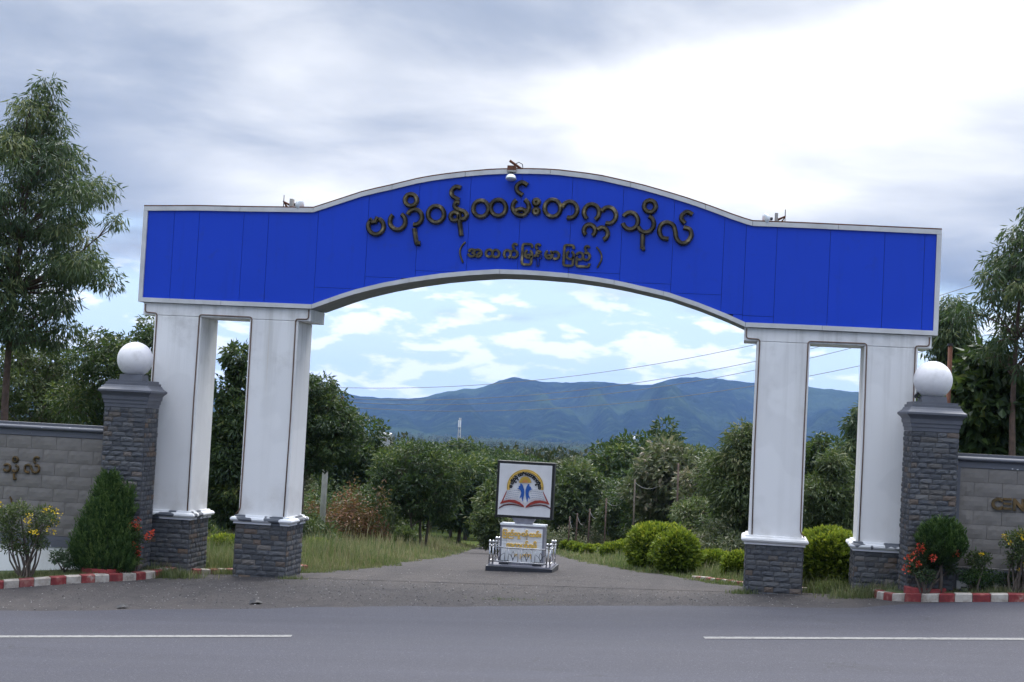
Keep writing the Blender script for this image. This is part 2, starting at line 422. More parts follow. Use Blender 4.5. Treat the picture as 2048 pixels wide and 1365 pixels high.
def leaf_mat(name, stops, trans=0.3, rough=0.5):
    def f(t):
        c = t.ramp(attr(t), stops)
        p = pbr(t, c, rough, spec=0.35)
        tr = t.n('BsdfTranslucent', ins={'Color': t.mix(0.35, c, (0.12, 0.2, 0.02))})
        return t.n('MixShader', ins={0: trans, 1: p, 2: tr.outputs[0]}).outputs[0]
    return material(name, f)
M['euc'] = leaf_mat('narrow grey green leaves', [(0, (0.029, 0.052, 0.029)), (0.5, (0.058, 0.094, 0.044)), (0.85, (0.111, 0.147, 0.058)), (1, (0.182, 0.199, 0.078))])
M['neem'] = leaf_mat('dark green leaves', [(0, (0.019, 0.038, 0.017)), (0.5, (0.040, 0.070, 0.025)), (0.85, (0.072, 0.110, 0.032)), (1, (0.144, 0.166, 0.044))])
M['mid'] = leaf_mat('mid green leaves', [(0, (0.036, 0.055, 0.023)), (0.5, (0.068, 0.098, 0.035)), (0.85, (0.113, 0.140, 0.049)), (1, (0.179, 0.180, 0.081))])
M['dusty'] = leaf_mat('dusty olive leaves', [(0, (0.055, 0.069, 0.037)), (0.5, (0.105, 0.121, 0.062)), (0.85, (0.173, 0.172, 0.099)), (1, (0.272, 0.229, 0.161))])
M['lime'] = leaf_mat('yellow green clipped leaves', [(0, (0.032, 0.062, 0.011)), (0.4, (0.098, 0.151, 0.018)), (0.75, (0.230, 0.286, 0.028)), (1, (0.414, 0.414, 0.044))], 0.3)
M['thuja'] = leaf_mat('thuja sprays', [(0, (0.012, 0.03, 0.009)), (0.5, (0.032, 0.075, 0.016)), (1, (0.11, 0.17, 0.04))], 0.15, 0.6)
M['rusty'] = leaf_mat('rust red leaves', [(0, (0.07, 0.045, 0.02)), (0.5, (0.13, 0.06, 0.03)), (1, (0.22, 0.09, 0.05))])
M['variegated'] = leaf_mat('pale edged leaves', [(0, (0.05, 0.085, 0.04)), (0.6, (0.10, 0.15, 0.08)), (0.8, (0.35, 0.38, 0.32)), (1, (0.6, 0.6, 0.55))], 0.15)
M['grass'] = leaf_mat('long grass', [(0, (0.06, 0.085, 0.03)), (0.4, (0.11, 0.14, 0.055)), (0.7, (0.19, 0.205, 0.10)), (1, (0.36, 0.31, 0.19))], 0.35)
M['flower_y'] = leaf_mat('yellow petals', [(0, (0.55, 0.36, 0.01)), (1, (0.8, 0.6, 0.03))], 0.25)
M['flower_r'] = leaf_mat('red petals', [(0, (0.5, 0.03, 0.02)), (1, (0.75, 0.12, 0.06))], 0.25)
M['flower_w'] = leaf_mat('cream flower heads', [(0, (0.22, 0.19, 0.10)), (1, (0.42, 0.38, 0.24))], 0.2)
M['bark'] = plain('grey brown bark', (0.10, 0.08, 0.065), 0.9, 0.0, 0.35, 9)
M['bark_r'] = plain('reddish brown bark', (0.085, 0.055, 0.045), 0.9, 0.0, 0.35, 9)
M['concrete'] = plain('pale concrete', (0.36, 0.35, 0.33), 0.85, 0.0, 0.2, 4)
M['redpaint'] = plain('faded red paint', (0.24, 0.035, 0.035), 0.75, 0.0, 0.35, 6)
M['wire'] = plain('wire', (0.12, 0.12, 0.125), 0.6)

# ================================================================== THE SETTING
def grid_mesh(name, xs, ys, zf):
    X, Y = np.meshgrid(xs, ys); Z = zf(X, Y); nx, ny = len(xs), len(ys)
    V = np.stack([X.ravel(), Y.ravel(), Z.ravel()], 1)
    i = np.arange(nx * ny).reshape(ny, nx)
    F = np.stack([i[:-1, :-1].ravel(), i[:-1, 1:].ravel(), i[1:, 1:].ravel(), i[1:, :-1].ravel()], 1)
    return np_mesh(name, V, F, smooth=True)

def np_mesh(name, V, F, smooth=False, tint=None):
    """fast mesh from arrays; F is (n, k) with k constant; tint is one value for each face"""
    V = np.asarray(V, np.float32); F = np.asarray(F, np.int32); k = F.shape[1]
    me = bpy.data.meshes.new(name)
    me.vertices.add(len(V)); me.vertices.foreach_set('co', V.ravel())
    me.loops.add(F.size); me.loops.foreach_set('vertex_index', F.ravel())
    me.polygons.add(len(F)); me.polygons.foreach_set('loop_start', np.arange(0, F.size, k, dtype=np.int32))
    me.polygons.foreach_set('loop_total', np.full(len(F), k, np.int32))
    me.polygons.foreach_set('use_smooth', np.full(len(F), smooth))
    if tint is not None:
        a = me.attributes.new('tint', 'FLOAT', 'FACE'); a.data.foreach_set('value', np.asarray(tint, np.float32))
    me.update(calc_edges=True)
    return me

gxs = np.concatenate([-np.geomspace(9000, 62, 30), np.arange(-60, -16, 2.0), np.arange(-16, 16.1, 0.5), np.arange(18, 61, 2.0), np.geomspace(62, 9000, 30)])
gys = np.concatenate([-np.geomspace(900, 42, 10), np.arange(-40, -10, 2.0), np.arange(-10, 16, 0.5), np.arange(16, 120, 2.0), np.geomspace(122, 9000, 50)])
terrain = link('ground', grid_mesh('ground', gxs, gys, lambda x, y: g(x, y) - 0.035), M['ground'])
tag(terrain, 'grassy earth falling away behind the gate to the wooded plain', 'ground', kind='structure')

# the mountain range beyond the plain
RIDGE = [(-1500, 775), (-900, 790), (-300, 800), (200, 778), (420, 790), (660, 782), (700, 790), (760, 796), (850, 796), (900, 780), (950, 777), (1000, 760), (1040, 754), (1080, 763), (1150, 765), (1200, 765),
         (1260, 768), (1300, 768), (1340, 757), (1390, 753), (1440, 758), (1500, 765), (1560, 771), (1620, 775), (1710, 784), (1800, 800), (2000, 812), (2400, 800), (3000, 815), (3600, 800)]
def _fbm(x, y, seed, octs=5):
    r = np.random.default_rng(seed); out = np.zeros_like(x); amp = 1.0; fr = 1.0; tot = 0
    for _ in range(octs):
        T = r.random((64, 64)); u = x * fr; v = y * fr
        i = np.floor(u).astype(int); j = np.floor(v).astype(int); a = _ss(u - i); b = _ss(v - j)
        q = lambda di, dj: T[(j + dj) % 64, (i + di) % 64]
        out += amp * ((q(0, 0) * (1 - a) + q(1, 0) * a) * (1 - b) + (q(0, 1) * (1 - a) + q(1, 1) * a) * b); tot += amp
        amp *= 0.5; fr *= 2.03
    return out / tot
_razs, _rhs = [], []
for px, py in RIDGE:
    v = ray(px, py); _razs.append(math.degrees(math.atan2(v[0], v[1]))); _rhs.append(v[2] / math.hypot(v[0], v[1]))
RR = 7600.0
def mountain():
    azs = np.radians(np.linspace(min(_razs) - 5, max(_razs) + 5, 620)); rs = np.linspace(4700, 9300, 110)
    A, R = np.meshgrid(azs, rs)
    crest = np.interp(np.degrees(A), _razs, _rhs) * RR + CAM[2]
    u = (R - 4700) / (RR - 4700); base = -72.0
    spur = .5 + (np.abs(_fbm(np.degrees(A) * 0.5 + 3 + R / 4200, R / 3000, 4, 4) - .5) * 2.6 - .32)
    fine = _fbm(np.degrees(A) * 2.4, R / 500, 9, 5)
    near = np.where(u <= 1, np.clip(u, 0, 1) ** 1.25, np.clip(1 - (u - 1) * 1.6, 0, 1) ** 1.2)
    dent = (0.46 - spur) * 1.25 * np.clip(u, 0, 1) * np.clip(1.02 - u, 0, 1) * 4 * 0.4
    H = base + (crest - base) * np.clip(near - np.where(u < 1, dent, 0), 0, 1.0) + (fine - 0.5) * 62 * np.clip(u, 0, 1) * np.where(np.abs(u - 1) < 0.06, 0.28, 1)
    sight = CAM[2] + (crest - CAM[2]) * R / RR                      # foothills stay below the skyline of the crest
    H = np.where(u < .97, np.minimum(H, sight - 9), np.minimum(H, crest + 5))
    X = CAM[0] + R * np.sin(A); Y = CAM[1] + R * np.cos(A)
    V = np.stack([X.ravel(), Y.ravel(), H.ravel()], 1); nx, ny = len(azs), len(rs)
    i = np.arange(nx * ny).reshape(ny, nx)
    return np_mesh('mountain_range', V, np.stack([i[:-1, :-1].ravel(), i[:-1, 1:].ravel(), i[1:, 1:].ravel(), i[1:, :-1].ravel()], 1), smooth=True)
def _hill(t):
    v = geo_pos(t); a = t.noise(v, 0.012, 5, 0.7); b = t.noise(v, 0.0011, 3, 0.5); d = t.noise(v, 0.05, 3, 0.7)
    c = t.ramp(a, [(0.38, (0.002, 0.005, 0.003)), (0.55, (0.010, 0.019, 0.008)), (0.75, (0.05, 0.07, 0.026))])
    c = t.mix(t.math('MULTIPLY', t.smooth(b, 0.52, 0.66), 0.45), c, (0.05, 0.075, 0.022))
    return pbr(t, c, 1.0, t.math('ADD', a, t.math('MULTIPLY', d, 0.6)), 1.0, 28.0, spec=0.0)
M['hill'] = material('forested slopes', _hill)
mt = link('hills', mountain(), M['hill'])
tag(mt, 'forested blue mountain range along the horizon', 'mountains', kind='structure')

# road
def strip(name, rows, mat, dz, n=24, loc=None):
    """sheet laid on the ground between pairs of points ((x0, y0), (x1, y1))"""
    V = []; F = []
    for a, b in rows:
        for k in range(n + 1):
            s = k / n; x = a[0] + (b[0] - a[0]) * s; y = a[1] + (b[1] - a[1]) * s
            V.append((x, y, gz(x, y) + dz))
    for i in range(len(rows) - 1):
        for k in range(n):
            q = i * (n + 1) + k; F.append((q, q + 1, q + n + 2, q + n + 1))
    return link(name, np_mesh(name, np.array(V), np.array(F), True), mat)
EDGE = [(-60, -22.0), (-30, -13.0), (-8.2, -5.45), (-6.8, -5.05), (-3.3, -4.05), (0.49, -3.06), (4.08, -2.1), (6.4, -1.86), (8.3, -1.82), (10.4, -1.7), (30, -1.5), (60, -1.4)]
ex = np.concatenate([np.linspace(-60, -10, 26), np.linspace(-9.8, 5.9, 190), np.linspace(6.1, 14, 20), np.linspace(15, 60, 24)])
ey = np.interp(ex, *zip(*EDGE)) + (_fbm(ex * 1.6 + 9, ex * 0 + 3.3, 21, 5) - .5) * .34
road_o = strip('road', [((x, y), (x + 4.0, y - 24)) for x, y in zip(ex, ey)], M['asphalt'], 0.016, 60)
tag(road_o, 'worn grey asphalt road across the foreground', 'road', kind='structure')
def line_pts(pa, pb, wid, name, label):
    a, b = G(*pa), G(*pb); d = (b - a)[:2]; d /= np.linalg.norm(d); nrm = np.array([-d[1], d[0]])
    rows = []
    for s in np.linspace(0, 1, 40):
        q = a[:2] + (b - a)[:2] * s
        rows.append((q - nrm * wid / 2, q + nrm * wid / 2))
    o = strip(name, rows, M['marking'], 0.0215, 2)
    tag(o, label, 'road marking', 'centre line dashes', 'structure')
line_pts((-420, 1277), (583, 1275.5), 0.2, 'road_marking', 'white centre dash on the asphalt running out past the left kerb')
line_pts((1408, 1279), (2500, 1284), 0.2, 'road_marking', 'white centre dash on the asphalt below the right gate columns')

# gravelly apron and the drive that runs on behind the gate
DL = [(-5.6, -9), (-5.4, 0.2), (-4.35, 1.0), (-3.64, 2.5), (-3.26, 3.6), (-3.29, 6.4), (-3.77, 12.2), (-5.2, 22.9), (-7.07, 36.6), (-8.34, 46.8), (-10.1, 59), (-14, 85)]
DR = [(5.6, -9), (5.4, 0.2), (4.4, 0.9), (3.19, 2.67), (2.46, 4.55), (1.67, 5.88), (0.7, 10.0), (-1.05, 21.5), (-3.46, 38.2), (-6.55, 61.4), (-10, 85)]
def dl(y): return float(np.interp(y, [q[1] for q in DL], [q[0] for q in DL]))
def dr(y): return float(np.interp(y, [q[1] for q in DR], [q[0] for q in DR]))
rows = [((-45, y), (45, y)) for y in np.arange(-24, 0.45, 0.4)]
apron = strip('pavement', rows, M['drive'], 0.0, 150)
tag(apron, 'stony grey apron between the road and the gate', 'apron', kind='structure')
rows = [((dl(y) - 0.07 * math.sin(y * 5) - 0.05 * math.sin(y * 11.3), y), (dr(y) + 0.07 * math.sin(y * 4.3 + 1) + 0.05 * math.sin(y * 12.1), y)) for y in np.concatenate([np.arange(0.1, 12, 0.15), np.arange(12, 85, 0.6)])]
drive = strip('path', rows, M['drive'], 0.005, 26)
tag(drive, 'grey drive running downhill behind the gate past the emblem sign', 'drive', kind='structure')

# loose gravel, lumps of broken asphalt
def pebbles(n, boxf, smin, smax, seed):
    r = np.random.default_rng(seed); V = []; F = []; T = []
    base = np.array([(-1, -.8, 0), (1, -.7, 0), (.9, .8, 0), (-.8, .9, 0), (-.5, -.5, .9), (.6, -.4, .8), (.5, .5, 1), (-.6, .4, .75)])
    fc = [(0, 1, 5, 4), (1, 2, 6, 5), (2, 3, 7, 6), (3, 0, 4, 7), (4, 5, 6, 7)]
    for k in range(n):
        x, y = boxf(r); s = smin + (smax - smin) * r.random() ** 3; a = r.random() * 6.28; ca, sa = math.cos(a), math.sin(a)
        q = (base + r.normal(0, .12, base.shape)) * (s, s * .75, s * .7)
        z = gz(x, y) + 0.0
        V += [(x + p[0] * ca - p[1] * sa, y + p[0] * sa + p[1] * ca, z + p[2]) for p in q]
        F += [tuple(i + k * 8 for i in f) for f in fc]; T += [r.random()] * 5
    return np_mesh('gravel', np.array(V), np.array(F), False, T)
M['pebble'] = material('grey gravel', lambda t: pbr(t, t.ramp(attr(t), [(0, (0.05, 0.048, 0.047)), (0.7, (0.115, 0.108, 0.105)), (1, (0.26, 0.25, 0.24))]), 0.9))
KL0 = [(-12.0, -5.1), (-9.4, -3.75), (-8.3, -3.05), (-7.94, -2.75), (-7.27, -2.34), (-6.62, -1.83), (-6.3, -1.3), (-6.1, 0.0)]
def _apron_box(r):
    while True:
        x = r.uniform(-9, 9.5); y = r.uniform(-5.5, 4.0); e = np.interp(x, *zip(*EDGE))
        if y < e + 0.06: continue
        if y > 0.3 and not (dl(y) - .15 < x < dr(y) + .15): continue
        if y < 0.3 and (x < -6.05 and y > np.interp(x, [q[0] for q in KL0], [q[1] for q in KL0]) or x > 6.1): continue
        d = min(abs(y - e), 1.2) / 1.2
        if r.random() < 0.75 - 0.55 * (1 - d) and not (x > 2 and y > 0): return x, y
        if r.random() < 0.45: return x, y
gravel = link('gravel', pebbles(13000, _apron_box, 0.003, 0.016, 3), M['pebble'])
tag(gravel, 'loose grey gravel scattered over the apron', 'gravel', kind='stuff')
for (px, py), s, lab in (((512, 1208), .13, 'black scrap of tyre rubber lying on the apron below the second gate column'), ((245, 1217), .1, 'flat dark rubber scrap at the road edge below the left kerb')):
    mb = MB(); q = G(px, py)
    n = 9; r_ = random.Random(px)
    top = [(q[0] + s * math.cos(k * 6.28 / n) * r_.uniform(.6, 1.2), q[1] + .8 * s * math.sin(k * 6.28 / n) * r_.uniform(.6, 1.2), q[2] + r_.uniform(.0, .05)) for k in range(n)]
    mb.add(top + [(q[0], q[1], q[2] + .07)], [(k, (k + 1) % n, n) for k in range(n)])
    tag(mb.build('rubber_scrap', M['darkmetal']), lab, 'debris')

# raised planting beds behind the kerbs
def bed(name, front, back_y, label):
    rows = []
    for x, y in front: rows.append(((x, y), (x, back_y)))
    o = strip(name, rows, M['lawn'], 0.105, 14)
    tag(o, label, 'planting bed', kind='structure')
KL = [(-22.0, -9.5), (-12.0, -5.1), (-9.4, -3.75), (-8.3, -3.05), (-7.94, -2.75), (-7.27, -2.34), (-6.62, -1.83), (-6.2, -1.3), (-6.0, -0.7), (-5.95, 0.0)]
KR = [(6.05, -0.1), (6.12, -0.75), (6.32, -1.2), (6.6, -1.5), (7.1, -1.63), (8.3, -1.62), (10.4, -1.5), (16, -1.3), (24, -1.2)]
def dens(P_, step):
    out = []
    for a, b in zip(P_[:-1], P_[1:]):
        n = max(1, int(math.dist(a, b) / step))
        out += [(a[0] + (b[0] - a[0]) * k / n, a[1] + (b[1] - a[1]) * k / n) for k in range(n)]
    return out + [P_[-1]]
bed('lawn_bed', [(x - .08, y + .1) for x, y in dens(KL, .4)], 3.0, 'strip of lawn between the left kerb and the tiled wall')
bed('lawn_bed', [(x + .08, y + .1) for x, y in dens(KR, .4)], 3.0, 'planted strip between the right kerb and the tiled wall')

def kerb(label, path, step, hgt, wid, first_red, seed):
    """red and white kerb; every painted block is a piece of its own"""
    root = empty('kerb', (path[0][0], path[0][1], 0)); tag(root, label, 'kerb', kind='structure')
    r_ = random.Random(seed)
    seg = [0.0]
    for a, b in zip(path[:-1], path[1:]): seg.append(seg[-1] + math.dist(a, b))
    def at(s):
        x = float(np.interp(s, seg, [q[0] for q in path])); y = float(np.interp(s, seg, [q[1] for q in path]))
        x2 = float(np.interp(s + .05, seg, [q[0] for q in path])); y2 = float(np.interp(s + .05, seg, [q[1] for q in path]))
        x1 = float(np.interp(s - .05, seg, [q[0] for q in path])); y1 = float(np.interp(s - .05, seg, [q[1] for q in path]))
        d = math.hypot(x2 - x1, y2 - y1) or 1; return x, y, -(y2 - y1) / d, (x2 - x1) / d
    s = 0.0; red = first_red
    while s < seg[-1] - .05:
        L = step * r_.uniform(.9, 1.12); e = min(s + L, seg[-1]); vs = []
        for t_, sk in ((s + .004, 0), (e - .004, 0)):
            x, y, nx, ny = at(t_); z = gz(x, y); j = r_.uniform(-.006, .006)
            for off, zz_ in ((0, -.08), (.012, hgt * .88 + j), (.035, hgt + j), (wid - .01, hgt + j), (wid, -.08)):
                vs.append((x + nx * off - path[0][0], y + ny * off - path[0][1], z + zz_))
        fs = [(k, k + 1, k + 6, k + 5) for k in range(4)] + [(0, 4, 3, 2, 1)[::-1], (5, 6, 7, 8, 9)[::-1]]
        MB().add(vs, fs).build('kerb_stone', M['kerb_red'] if red else M['kerb_white'], root)
        red = not red; s = e
    return root
kerb('red and white kerb curving from the left edge to the first gate column', dens(KL[1:], .1), .25, .125, .2, True, 1)
kerb('red and white kerb curving from the right edge to the fourth gate column', dens(KR, .1), .27, .125, .2, False, 2)
kerb('short red and white kerb between the two left gate columns', dens([(-5.7, .12), (-5.1, .55), (-4.75, 1.1), (-4.2, 2.3)], .1), .16, .09, .16, True, 3)
kerb('low sunken red and white kerb behind the two right gate columns', dens([(3.0, 3.4), (3.56, 2.55), (4.0, 1.85), (4.7, 1.2), (5.25, .75), (5.7, .45)], .1), .17, .06, .16, False, 4)

# ================================================================== THE GATE
HALF = 7.0
ZT, ZB = 6.452, 4.6765                 # top and foot of the sign box
XK, XB = 3.8596, 3.8015                # where the arch starts above and below
DEP = 0.93                             # depth of the gate
COLS = [(-6.6895, -5.8153), (-4.9122, -4.022), (4.022, 4.9122), (5.8153, 6.6895)]
ZC = [0.977, 0.977, 1.172, 1.172]      # foot of the white shafts
gate = empty('entrance_gate', (0, 0, 0))
tag(gate, 'wide blue and white arched gate with bronze lettering over the drive', 'gate')

def curve_z(pix, Y=0.0):
    q = [P(px, py, Y) for px, py in pix]
    return [a[0] for a in q], [a[2] for a in q]
_tx, _tz = curve_z([(287.3, 413.3), (400, 413), (500, 415), (627, 416.5), (681, 399), (730, 383), (776, 373), (840, 357.5), (875, 351.5), (930, 345), (975, 341), (1020, 339), (1077, 339.5), (1112, 341), (1150, 345.5), (1195, 351), (1280, 370), (1340, 387), (1385, 401), (1430, 417), (1480, 436), (1505.6, 443.3), (1600, 447), (1750, 454), (1882.6, 460.1)])
_bx, _bz = curve_z([(276.8, 603.5), (460, 611.5), (623.3, 618), (660, 605), (700, 591), (760, 576), (820, 565), (880, 556.5), (940, 551), (994, 548), (1060, 550), (1140, 556.5), (1200, 565), (1240, 572), (1335, 594), (1400, 616), (1450, 636), (1490.5, 654.4), (1600, 659), (1750, 666), (1876, 671.8)])
top_z = lambda x: float(np.interp(x, _tx, _tz))
bot_z = lambda x: float(np.interp(x, _bx, _bz))
XL, XR = -7.0, 7.0
xs_ = sorted(set([XL, XR, _tx[3], _tx[21], _bx[2], _bx[17]] + list(np.linspace(XL, XR, 57))))
TW = 0.078                             # width of the white trim
# body of the box: dark backing that shows in the seams, grey soffit
mb = MB(); n = len(xs_)
vs = []
for y in (0.03, DEP + .04):
    vs += [(x, y, bot_z(x) + .012) for x in xs_] + [(x, y, top_z(x) - .012) for x in xs_]
fs = [(i, i + 1, n + i + 1, n + i) for i in range(n - 1)] + [(2 * n + i + 1, 2 * n + i, 3 * n + i, 3 * n + i + 1) for i in range(n - 1)]
fs += [(0, n, 3 * n, 2 * n), (n - 1, 3 * n - 1, 4 * n - 1, 2 * n - 1)]
mb.add(vs, fs)
box_o = mb.build('sign_box', M['seam'], gate)
mb = MB(); vs = []
for y in (0.0, DEP + .07): vs += [(x, y, bot_z(x)) for x in xs_] + [(x, y, bot_z(x) + .01) for x in xs_]
mb.add(vs, [(i + 1, i, 2 * n + i, 2 * n + i + 1) for i in range(n - 1)] + [(n + i, n + i + 1, 3 * n + i + 1, 3 * n + i) for i in range(n - 1)] + [(i, i + 1, n + i + 1, n + i) for i in range(n - 1)] + [(2 * n + i + 1, 2 * n + i, 3 * n + i, 3 * n + i + 1) for i in range(n - 1)])
mb.build('soffit', M['soffit'], gate)
mb = MB(); vs = []
for y in (-.015, DEP + .09): vs += [(x, y, top_z(x) + .002) for x in xs_] + [(x, y, top_z(x) + .022) for x in xs_]
mb.add(vs, [(i, i + 1, n + i + 1, n + i) for i in range(n - 1)] + [(n + i, n + i + 1, 3 * n + i + 1, 3 * n + i) for i in range(n - 1)] + [(2 * n + i + 1, 2 * n + i, 3 * n + i, 3 * n + i + 1) for i in range(n - 1)] + [(i + 1, i, 2 * n + i, 2 * n + i + 1) for i in range(n - 1)])
mb.build('roof_capping', M['rust'], gate)

def trim_piece(xa, xb, zf, sign):
    """a length of white trim along the top or bottom curve"""
    q = [x for x in xs_ if xa + .02 < x < xb - .02]; q = [xa + .003] + q + [xb - .003]; m = len(q); v = []
    for y in (-.02, .028):
        v += [(x, y, zf(x)) for x in q] + [(x, y, zf(x) - sign * TW) for x in q]
    f = [(i, i + 1, m + i + 1, m + i) for i in range(m - 1)] + [(2 * m + i, 2 * m + i + 1, 3 * m + i + 1, 3 * m + i) for i in range(m - 1)]
    f += [(i, i + 1, 2 * m + i + 1, 2 * m + i) for i in range(m - 1)] + [(m + i, m + i + 1, 3 * m + i + 1, 3 * m + i) for i in range(m - 1)]
    f += [(0, m, 3 * m, 2 * m), (m - 1, 2 * m - 1, 4 * m - 1, 3 * m - 1)]
    MB().add(v, f).build('trim', M['trim'], gate)
tcuts = [XL, -5.2, _tx[3], -2.45, -1.15, .35, 1.75, 3.05, _tx[21], 5.3, XR]
bcuts = [XL, -5.45, _bx[2], -3.45, -2.05, -.45, .75, 1.55, 2.4, _bx[17], 5.1, XR]
for a, b in zip(tcuts[:-1], tcuts[1:]): trim_piece(a, b, top_z, 1)
for a, b in zip(bcuts[:-1], bcuts[1:]): trim_piece(a, b, bot_z, -1)
for x0, x1 in ((XL, XL + TW), (XR - TW, XR)):
    MB().box(x0, x1, -.018, .028, bot_z(x0) + TW + .002, top_z(x0) - TW - .002).build('trim', M['trim'], gate)
for x0, x1 in ((XL, XL + .012), (XR - .012, XR)):
    MB().box(x0, x1, .03, DEP + .04, bot_z(x0), top_z(x0)).build('side_sheet', M['trim'], gate)

# blue sheets: each one its own piece with open seams round it
def px_x(px, py=520): return float(P(px, py, 0.02)[0])
seams = [XL + TW] + [px_x(p) for p in (344, 394, 483, 533, 632, 732, 832, 934, 1036, 1138, 1241, 1344, 1446, 1490, 1552, 1659, 1768, 1848)] + [XR - TW]
lower = {(632, 732): 577, (732, 832): 556, (832, 934): 543.5, (1138, 1241): 546, (1241, 1344): 567, (1344, 1446): 588.5, (1446, 1490): 629, (1490, 1552): 633}
hz = {round(px_x(a), 3): float(P((a + b) / 2, y, 0.02)[2]) for (a, b), y in lower.items()}
def sheet(xa, xb, lo, hi):
    q = [xa + .003] + [x for x in np.linspace(XL, XR, 141) if xa + .02 < x < xb - .02] + [xb - .003]
    poly = [(x, lo(x)) for x in q] + [(x, hi(x)) for x in reversed(q)]
    if min(hi(x) - lo(x) for x in q) < .004: 
        q = [x for x in q if hi(x) - lo(x) > .006]
        if len(q) < 2: return
        poly = [(x, lo(x)) for x in q] + [(x, hi(x)) for x in reversed(q)]
    MB().prism(poly, 0.012 + random.uniform(-.0015, .0015), .029).build('panel_sheet', M['blue'], gate)
for xa, xb in zip(seams[:-1], seams[1:]):
    lo = lambda x: bot_z(x) + TW - .004
    hi = lambda x: top_z(x) - TW + .004
    z = hz.get(round(xa, 3))
    if z is None: sheet(xa, xb, lo, hi)
    else:
        sheet(xa, xb, lambda x: max(z + .003, lo(x)), hi)
        sheet(xa, xb, lo, lambda x: max(z - .003, lo(x) - 1e-3))

# white beams, columns, mouldings
Y0 = 0.04
for sgn in (-1, 1):
    xa, xb = sorted((sgn * 6.91, sgn * 3.8015))
    q = [xa + (xb - xa) * k / 24 for k in range(25)]
    poly = [(xa, 4.45)] + [(xb, 4.45)] + [(x, bot_z(x) - .006) for x in reversed(q)]
    MB().prism(poly, Y0, Y0 + DEP).build('beam', M['white'], gate, bevel=.012)
for (xa, xb), zc in zip(COLS, ZC):
    MB().box(xa, xb, Y0 + .002, Y0 + DEP - .002, zc - .02, 4.448).build('column', M['white'], gate, bevel=.012)
    cx, cy = (xa + xb) / 2, Y0 + DEP / 2; hx, hy = (xb - xa) / 2, DEP / 2
    mbm = MB()
    prof = [(-.15, .066), (-.12, .062), (-.11, .075), (-.098, .104), (-.072, .116), (-.045, .105), (-.032, .085), (-.026, .055), (0.0, .045), (.004, 0)]
    mbm.frustum([(z, hx + o, hy + o) for z, o in prof])
    mo = mbm.build('base_moulding', M['greychip'] if xa < 0 or xa > 5.5 else M['white'], gate, (cx, cy, zc))

# slate stones
def stone_variants(n):
    out = []
    r = random.Random(5)
    for k in range(n):
        nx, nz = 4, 3; vs = []; fs = []
        for j in range(nz + 1):
            for i in range(nx + 1):
                ed = i in (0, nx) or j in (0, nz)
                vs.append((i / nx + (0 if i in (0, nx) else r.uniform(-.06, .06)), (-.45 + r.uniform(-.12, .08)) if ed else (-.85 + r.uniform(-.25, .2)), j / nz + (0 if j in (0, nz) else r.uniform(-.08, .08))))
        for j in range(nz):
            for i in range(nx):
                a = j * (nx + 1) + i; fs.append((a, a + 1, a + nx + 2, a + nx + 1))
        ring = [i for i in range(nx + 1)] + [(j + 1) * (nx + 1) + nx for j in range(nz)] + [nz * (nx + 1) + i for i in range(nx - 1, -1, -1)] + [j * (nx + 1) for j in range(nz - 1, 0, -1)]
        k0 = len(vs); vs += [(vs[i][0], .4, vs[i][2]) for i in ring]
        for q in range(len(ring)):
            q2 = (q + 1) % len(ring); fs.append((ring[q2], ring[q], k0 + q, k0 + q2))
        out.append((np.array(vs), fs))
    return out
SV = stone_variants(10)
SM = []
for vs, fs in SV:
    me = MB().add(vs, fs).mesh('stone', recalc=False); me.materials.append(M['stone']); SM.append(me)
def courses(width, z0, z1, course, r, lmin=.14, lmax=.27):
    z = z0; row = 0
    n = max(1, round((z1 - z0) / course)); h = (z1 - z0) / n
    for k in range(n):
        x = 0.0; off = r.uniform(.05, .2)
        first = True
        while x < width - 1e-6:
            L = off if first else r.uniform(lmin, lmax); first = False
            if x + L > width - .07: L = width - x
            yield x, z0 + k * h, L, h
            x += L
def clad_face(parent, origin, ux, width, z0, z1, course, seed, objects, nrm):
    """stones over one upright face; origin = foot corner, ux = unit vector along it, nrm = outward normal"""
    r = random.Random(seed); th = math.atan2(ux[1], ux[0]); ga = .006
    if objects:
        for x, z, L, h in courses(width, z0, z1, course, r):
            o = bpy.data.objects.new('stone', r.choice(SM)); COL.objects.link(o); o.parent = parent
            o.location = (origin[0] + ux[0] * (x + ga / 2), origin[1] + ux[1] * (x + ga / 2), z + ga / 2)
            o.rotation_euler = (0, 0, th); o.scale = (L - ga, .02 * r.uniform(.7, 1.35), h - ga)
    else:
        V = []; F = []; T = []
        for x, z, L, h in courses(width, z0, z1, course, r, .10, .2):
            vs, fs = r.choice(SV); k = len(V); sy = .02 * r.uniform(.7, 1.35); tv = r.random()
            for a, b, c in vs:
                lx = x + ga / 2 + a * (L - ga); ly = b * sy
                V.append((origin[0] + ux[0] * lx - nrm[0] * ly * -1 * -1, origin[1] + ux[1] * lx - nrm[1] * ly * -1 * -1, z + ga / 2 + c * (h - ga)))
            F += [tuple(i + k for i in f) for f in fs]; T += [tv] * len(fs)
        me = np_mesh('stone_cladding', np.array(V), np.array(F), False, T)
        o = link('stone_cladding', me, M['stone_side'], parent); tag(o, kind='stuff')
def clad_block(parent, hx, hy, z0, z1, course, seed, front_objects=True):
    """stones on all four faces of an upright block centred on the parent"""
    clad_face(parent, (-hx, -hy), (1, 0), 2 * hx, z0, z1, course, seed, front_objects, (0, -1))
    clad_face(parent, (hx, -hy), (0, 1), 2 * hy, z0, z1, course, seed + 1, False, (1, 0))
    clad_face(parent, (hx, hy), (-1, 0), 2 * hx, z0, z1, course, seed + 2, False, (0, 1))
    clad_face(parent, (-hx, hy), (0, -1), 2 * hy, z0, z1, course, seed + 3, False, (-1, 0))
